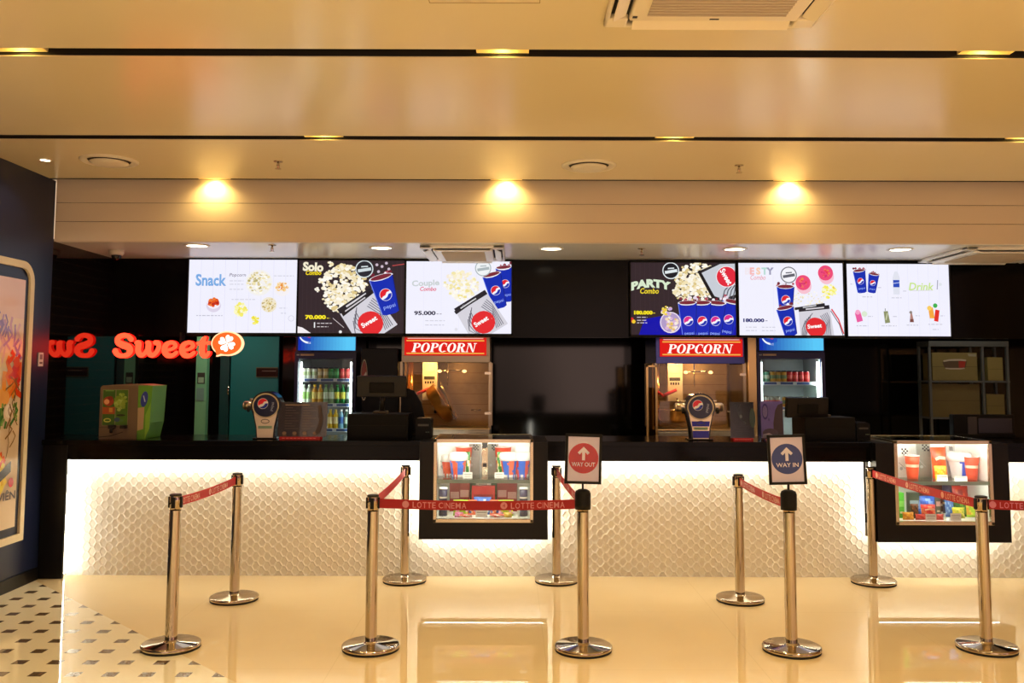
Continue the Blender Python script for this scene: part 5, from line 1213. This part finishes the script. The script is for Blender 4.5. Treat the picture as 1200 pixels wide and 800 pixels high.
def pack(x, y, z, w, h, cols, label, group, rz=0., lean=.12, name='snack_bag', cat='snack bag', text=None, d=None):
    """pillow bag: pinched at top and bottom, printed in blotches of its colours"""
    random.seed(int(abs(x * 1000) + h * 1000)); d = d or w * .22; N, K = 7, 8
    mb = MB(); v = []; f = []; m0 = M(cols[0], .3)
    for sgn in (-1, 1):
        for j in range(K + 1):
            for i in range(N + 1):
                a = i / N; b = j / K; bul = (math.sin(PI * a) ** .6) * (math.sin(PI * b) ** .55) * d
                v.append(((a - .5) * w * (1 - .06 * math.sin(PI * b)), sgn * bul, b * h))
    nn = (N + 1) * (K + 1); base = 0
    fm = []
    ks = [M(c, .3) for c in cols]
    o = len(mb.v); mb.v += v
    for sgn in (0, 1):
        for j in range(K):
            for i in range(N):
                q = sgn * nn + j * (N + 1) + i
                idx = 0 if (j in (0, K - 1)) else min(len(cols) - 1, int(len(cols) * (.5 + .5 * math.sin(i * 1.3 + j * .9 + x * 5)) * .999))
                mb.f.append([o + q, o + q + 1, o + q + N + 2, o + q + N + 1][::(1 if sgn == 0 else -1)]); mb.m.append(mb.mi(ks[idx])); mb.s.append(True)
    if text:
        A = Art(mb, lambda u, vv, l: (u, -d * .98 - .002 - l * .0004, vv), lambda c: M(c, .4))
        A.line([(-w * .32, h * .60), (-w * .05, h * .66), (w * .32, h * .64)], h * .10, text)
    oo = mb.build(name, loc=(x, y, z), rot=(-lean, 0, rz)); return tag(oo, label, cat, group)
def sbox(x, y, z, w, d, h, col, label, group, stripe=None, rz=0., name='snack_box', cat='snack box'):
    mb = MB(); mb.box(-w / 2, w / 2, 0, d, 0, h, M(col, .4)); mb.box(-w * .42, w * .42, -.0008, .01, h * .45, h * .68, M(stripe or 'd0a090', .4)); mb.box(-w * .3, w * .3, -.0009, .01, h * .18, h * .26, M('e8d8b8', .4)); mb.box(-w * .48, w * .48, d * .1, d * .9, h, h + .0006, M(col, .3))
    oo = mb.build(name, loc=(x, y, z), rot=(0, 0, rz), bevel=.0015); return tag(oo, label, cat, group)
def tagcard(x, y, z, w, h, label, group, rz=0.):
    mb = MB(); mb.box(-w / 2, w / 2, 0, .002, 0, h, M('f2eee6', .5)); mb.box(-w * .4, w * .4, -.0006, 0, h * .62, h * .72, M('a8a098', .5)); mb.box(-w * .34, w * .34, -.0006, 0, h * .3, h * .38, M('b8a8a0', .5)); mb.box(-w / 2, w / 2, .0, .03, 0, .002, M('f2eee6', .5))
    oo = mb.build('price_card', loc=(x, y, z), rot=(0, 0, rz)); return tag(oo, label, 'price card', group)
def leaflet(x, y, z, w, h, label, group, rz=0., chk=True, base='d8d8d0'):
    mb = MB(); mb.prism([(-w / 2, 0), (w / 2, 0), (w / 2, h), (-w / 2, h)], 0, .02, M(base, .5), M('b8b8b0', .5))
    A = Art(mb, lambda u, v, l: (u, -.0004 - .0003 * (l % 3), v), lambda c: M(c, .5))
    if chk:
        q = w / 8
        for i in range(4):
            for j in range(4):
                if (i + j) % 2 == 0: A.rect(-w * .1 + i * q, h * .98 - (j + 1) * q, -w * .1 + (i + 1) * q, h * .98 - j * q, '18181a')
    A.line([(-w * .35, h * .5), (w * .1, h * .3)], h * .02, 'a8a8a0'); A.ell(-w * .2, h * .3, w * .12, 'b0b8b8', n=10)
    oo = mb.build('popcorn_bag', loc=(x, y, z), rot=(-.06, 0, rz)); return tag(oo, label, 'popcorn bag', group)
def canister(x, y, z, r, h, label, group, col='2c2a4a'):
    t = thing('snack_canister', label, 'canister', (x, y, z), 0, group)
    mb = MB(); mb.lathe([(r, 0), (r, h * .3), (r, h * .36), (r, h * .62), (r, h * .68), (r, h * .95)], M(col, .35), n=20, mats=[M(col, .35), M('c8a060', .4), M(col, .35), M('d8d0c0', .4), M(col, .35)]); mb.build('tube', t)
    mb = MB(); mb.lathe([(r * 1.06, h * .94), (r * 1.06, h), (r * .9, h * 1.01), (0, h * 1.01)], M('e8e6e2', .35), n=20); mb.build('lid', t)
for si, s in enumerate(SHOW):
    a, b, zf, zs_ = s['in']; Yf = s['Y']; zl = zf
    G1, G2 = ('left showcase shelf', 'left showcase floor') if si == 0 else ('right showcase shelf', 'right showcase floor')
    L = 'left showcase' if si == 0 else 'right-hand showcase'
    if si == 0:
        for k, side in ((0, 'left'), (1, 'right')):
            mx_ = (lambda px: px) if k == 0 else (lambda px: 1133 - px)
            e = 1 if k == 0 else -1
            leaflet(sx(mx_(522), 7.45), 7.45, zs_, .13, .24, 'pale popcorn bag at the outer %s of the left showcase shelf' % side, G1, e * .5, False, 'e8e8e2')
            leaflet(sx(mx_(555), 7.55), 7.55, zs_, .10, .25, 'chequered grey popcorn bag %s of the mullion in the left showcase' % side, G1, e * -.35, True, '9a9a90')
            bucket(sx(mx_(536.5), 7.38), 7.38, zs_, .195, 'white lidded blue and orange bucket on the %s half of the left showcase shelf' % side, G1, turn=(0, 4)[k])
            bucket(sx(mx_(524.5 if k == 0 else 521.5), 7.46 - .06 * k), 7.46 - .06 * k, zs_, (.17, .195)[k], '%s at the outer %s of the left showcase shelf' % (('small orange lidded bucket', 'blue and red lidded bucket')[k], side), G1, (('e8562c', 'e04a28'), ('3a6ad0', 'd8402c', '3060c8', 'e05a48'))[k], 2, (.30, .36)[k])
            pack(sx(mx_(546.5), 7.44), 7.44, zs_ + .004, .06, .19, ['2a8a3a', 'e8e060', '50a040', 'f0f0e0'], 'green and yellow novelty bag beside the bucket, %s half of left showcase' % side, G1)
            tagcard(sx(mx_(548), 7.24), 7.24, zs_, .075, .05, 'white price card before the %s bucket of the left showcase' % side, G1)
            paper_cup(sx(mx_(543.5), 7.56), 7.56, zs_, .23, 'd8482c', 'tall orange cup behind the %s bucket of the left showcase' % side, G1, False)
            canister(sx(mx_(519.5), 7.28), 7.28, zf, .033, .225, 'dark canister with white lid at the %s end of the left showcase floor' % side, G2)
            for q in range(2): sbox(sx(mx_(533 + q * 11.5), 7.50), 7.50 + q * .012, zf, .085, .05, .235 + .02 * (q == 1), '7e1c1c', 'dark red snack box, %s one on the %s side of the left showcase floor' % (['outer', 'inner'][q], side), G2, 'b08078')
            sbox(sx(mx_(548.5), 7.58), 7.58, zf, .13, .05, .285, '1d4a2c', 'tall dark green box at the back, %s side of the left showcase floor' % side, G2, '2a6a40')
            pack(sx(mx_(540), 7.28), 7.28, zf, .12, .125, ['a8c828', '88b020', 'd8d850', 'f0a8c8'], 'lime green snack bag at the %s of the left showcase floor' % side, G2)
            pack(sx(mx_(553.5), 7.32), 7.32, zf, .075, .12, ['e06838', 'e8b890', '4868c0'], 'small orange snack bag at the %s of the left showcase middle' % side, G2)
            pack(sx(mx_(538), 7.20), 7.20, zf, .07, .04, ['e878b8', 'f0b0d0'] if k == 0 else ['e8c040', 'f0d878'], '%s sweet bag lying low at the %s front of the left showcase' % ('pink' if k == 0 else 'yellow', side), G2)
        sbox(sx(566.5, 7.44), 7.44, zf, .19, .06, .215, 'a01a1c', 'bright red snack box in the middle of the left showcase floor', G2, '7a1416')
        pack(sx(565.5, 7.34), 7.34, zf, .14, .14, ['3060b8', 'e8e8f0', '5080d0'], 'blue and white snack bag in the middle of the left showcase', G2)
        tagcard(sx(564.5, 7.19), 7.19, zf, .095, .06, 'white price card at the middle front of the left showcase', G2)
        tagcard(sx(566, 7.66), 7.655, zf + .22 * 0, .09, .29, 'tall grey card standing at the back centre of the left showcase', G2)
        for i, px in enumerate((545, 583)): pack(sx(px, 7.2), 7.20, zf, .12, .028, ['e8604a', 'f0a890', 'f0e0d0'], 'flat coral wafer pack lying %s of the front price card' % ['left', 'right'][i], G2, lean=.0)
    else:
        X = lambda px, y: sx(px, y)
        leaflet(X(1060, 7.45), 7.45, zs_, .12, .24, 'pale chequered popcorn bag at the outer left of the right-hand showcase shelf', G1, .2, True, 'e6e6e0')
        leaflet(X(1084, 7.5), 7.5, zs_, .11, .27, 'grey chequered popcorn bag left of the orange bag in the right-hand showcase', G1, -.1, True, '8a8a80')
        leaflet(X(1115.5, 7.55), 7.55, zs_, .07, .25, 'narrow chequered popcorn bag right of the orange bag in the right-hand showcase', G1, .2, True, 'e8e8e2')
        leaflet(X(1150, 7.5), 7.5, zs_, .10, .22, 'grey printed popcorn bag at the right end of the right-hand showcase shelf', G1, .2, False, '9a9a8c')
        paper_cup(X(1069.5, 7.36), 7.36, zs_, .19, 'e8502a', 'orange paper cup at the left of the right-hand showcase shelf', G1, False, 'f0e8e8')
        paper_cup(X(1139, 7.32), 7.32, zs_, .185, 'e8502a', 'orange paper cup at the right of the right-hand showcase shelf', G1, False, 'f0e8e8')
        bucket(X(1125, 7.42), 7.42, zs_, .205, 'white and blue popcorn bucket on the right-hand showcase shelf', G1, ('f0eef0', '3a5ad8', 'e87ab0', '3a5ad8', 'f0eef0'), 1, .42)
        pack(X(1102, 7.40), 7.40, zs_, .125, .25, ['d8481c', 'e0501c', 'e86020'], 'tall orange snack bag in the middle of the right-hand showcase shelf', G1, text='f0dcb8')
        pack(X(1103, 7.30), 7.30, zs_, .10, .11, ['f0d030', 'f0e060', 'e8b020'], 'yellow snack bag before the tall orange one in the right-hand showcase', G1)
        tagcard(X(1104.5, 7.2), 7.20, zs_, .085, .05, 'white price card on the shelf before the orange bag', G1)
        tagcard(X(1126, 7.2), 7.20, zs_, .10, .04, 'white price card on the shelf before the blue bucket', G1)
        sbox(X(1055.5, 7.28), 7.28, zf, .045, .06, .20, '48b030', 'bright green snack box at the left end of the right-hand showcase floor', G2, '80d060')
        sbox(X(1070.5, 7.36), 7.36, zf, .085, .05, .19, '3c4a3c', 'grey-green snack box behind the brown bag of the right-hand showcase', G2, '8aa0a8')
        pack(X(1071, 7.26), 7.26, zf, .065, .115, ['6a3a20', '8a5a30', '3a2014'], 'brown snack bag at the left of the right-hand showcase floor', G2)
        pack(X(1063, 7.2), 7.20, zf, .09, .06, ['e8a020', 'f0c040', 'd88820'], 'orange-yellow sweet bag at the front left of the right-hand showcase floor', G2)
        pack(X(1084.5, 7.36), 7.36, zf, .155, .165, ['2050b0', '3068d0', '78a0e0'], 'blue snack bag in the middle left of the right-hand showcase floor', G2)
        pack(X(1087, 7.27), 7.27, zf, .12, .11, ['d02820', 'e04030', 'f08050'], 'red snack bag in front of the blue one in the right-hand showcase', G2, text='f0c0a0')
        sbox(X(1098.5, 7.40), 7.40, zf, .04, .05, .17, '5a5848', 'slim khaki snack box right of the blue bag in the right-hand showcase', G2)
        pack(X(1112, 7.34), 7.34, zf, .075, .16, ['3a6ab8', '8ab0d8', '5a80c0'], 'light blue snack bag near the middle of the right-hand showcase floor', G2)
        pack(X(1124, 7.36), 7.36, zf, .11, .16, ['2a6a28', '1c5a20', '60a030'], 'dark green snack bag right of the middle of the right-hand showcase floor', G2)
        pack(X(1122, 7.28), 7.28, zf, .10, .085, ['c8c830', 'a0b828', 'e8d850'], 'olive yellow snack bag at the front of the right-hand showcase floor', G2)
        pack(X(1139, 7.34), 7.34, zf, .11, .15, ['b0d828', 'e0e040', 'e8b028'], 'lime and yellow snack bag behind the front barrier post', G2)
        pack(X(1126, 7.48), 7.48, zf, .13, .23, ['c83018', 'e05020', 'a82010'], 'tall red snack bag at the back of the right-hand showcase floor', G2)
        sbox(X(1153.5, 7.28), 7.28, zf, .045, .06, .20, '48b838', 'bright green snack box at the right end of the right-hand showcase floor', G2, '90e070')
        pack(X(1077.5, 7.2), 7.20, zf, .085, .045, ['c82820', 'e05040'], 'small red roll left of the first price card in the right-hand showcase', G2, lean=0.)
        pack(X(1099.5, 7.2), 7.20, zf, .065, .045, ['c82820', 'd85040'], 'small red roll right of the first price card in the right-hand showcase', G2, lean=0.)
        tagcard(X(1089.5, 7.175), 7.175, zf, .085, .05, 'white price card among the red rolls of the right-hand showcase', G2)
        tagcard(X(1118.5, 7.175), 7.175, zf, .085, .055, 'white price card before the olive bag of the right-hand showcase', G2)
        sbox(X(1105, 7.62), 7.62, zf, .42, .04, .26, '6a1c18', 'long dark red box across the back of the right-hand showcase floor', G2, '8a2c24')
        canister(X(1109, 7.55), 7.55, zf, .035, .25, 'dark canister with white lid at the back of the right-hand showcase floor', G2)

# lamps added out of view behind the header, to brighten staff door and rack
downlight(0, 0, 0, 'x', IZ) if False else None
def added_downlight(x, y, label, w):
    t = thing('round_downlight', label, 'ceiling light', (x, y, IZ), 0, 'added unseen downlights behind the screens')
    mb = MB(); mb.lathe([(.07, 0), (.07, -.004), (.055, -.008), (.054, -.002)], M('e8e0d0', .35), n=28, caps=False); mb.build('trim_ring', t)
    mb = MB(); mb.lathe([(0, -.003), (.055, -.003)], E((1, .9, .7), 6.), n=28, caps=False); mb.build('lens', t)
    lamp('bulb', t, (0, 0, -.02), w, (1, .88, .66), .05, 'SPOT', 2.2, blend=.6)
added_downlight(-3.0, 9.2, 'added unseen downlight behind the screens above the teal door', 30.)
added_downlight(4.6, 8.75, 'added unseen downlight behind the screens above the storage rack', 12.)
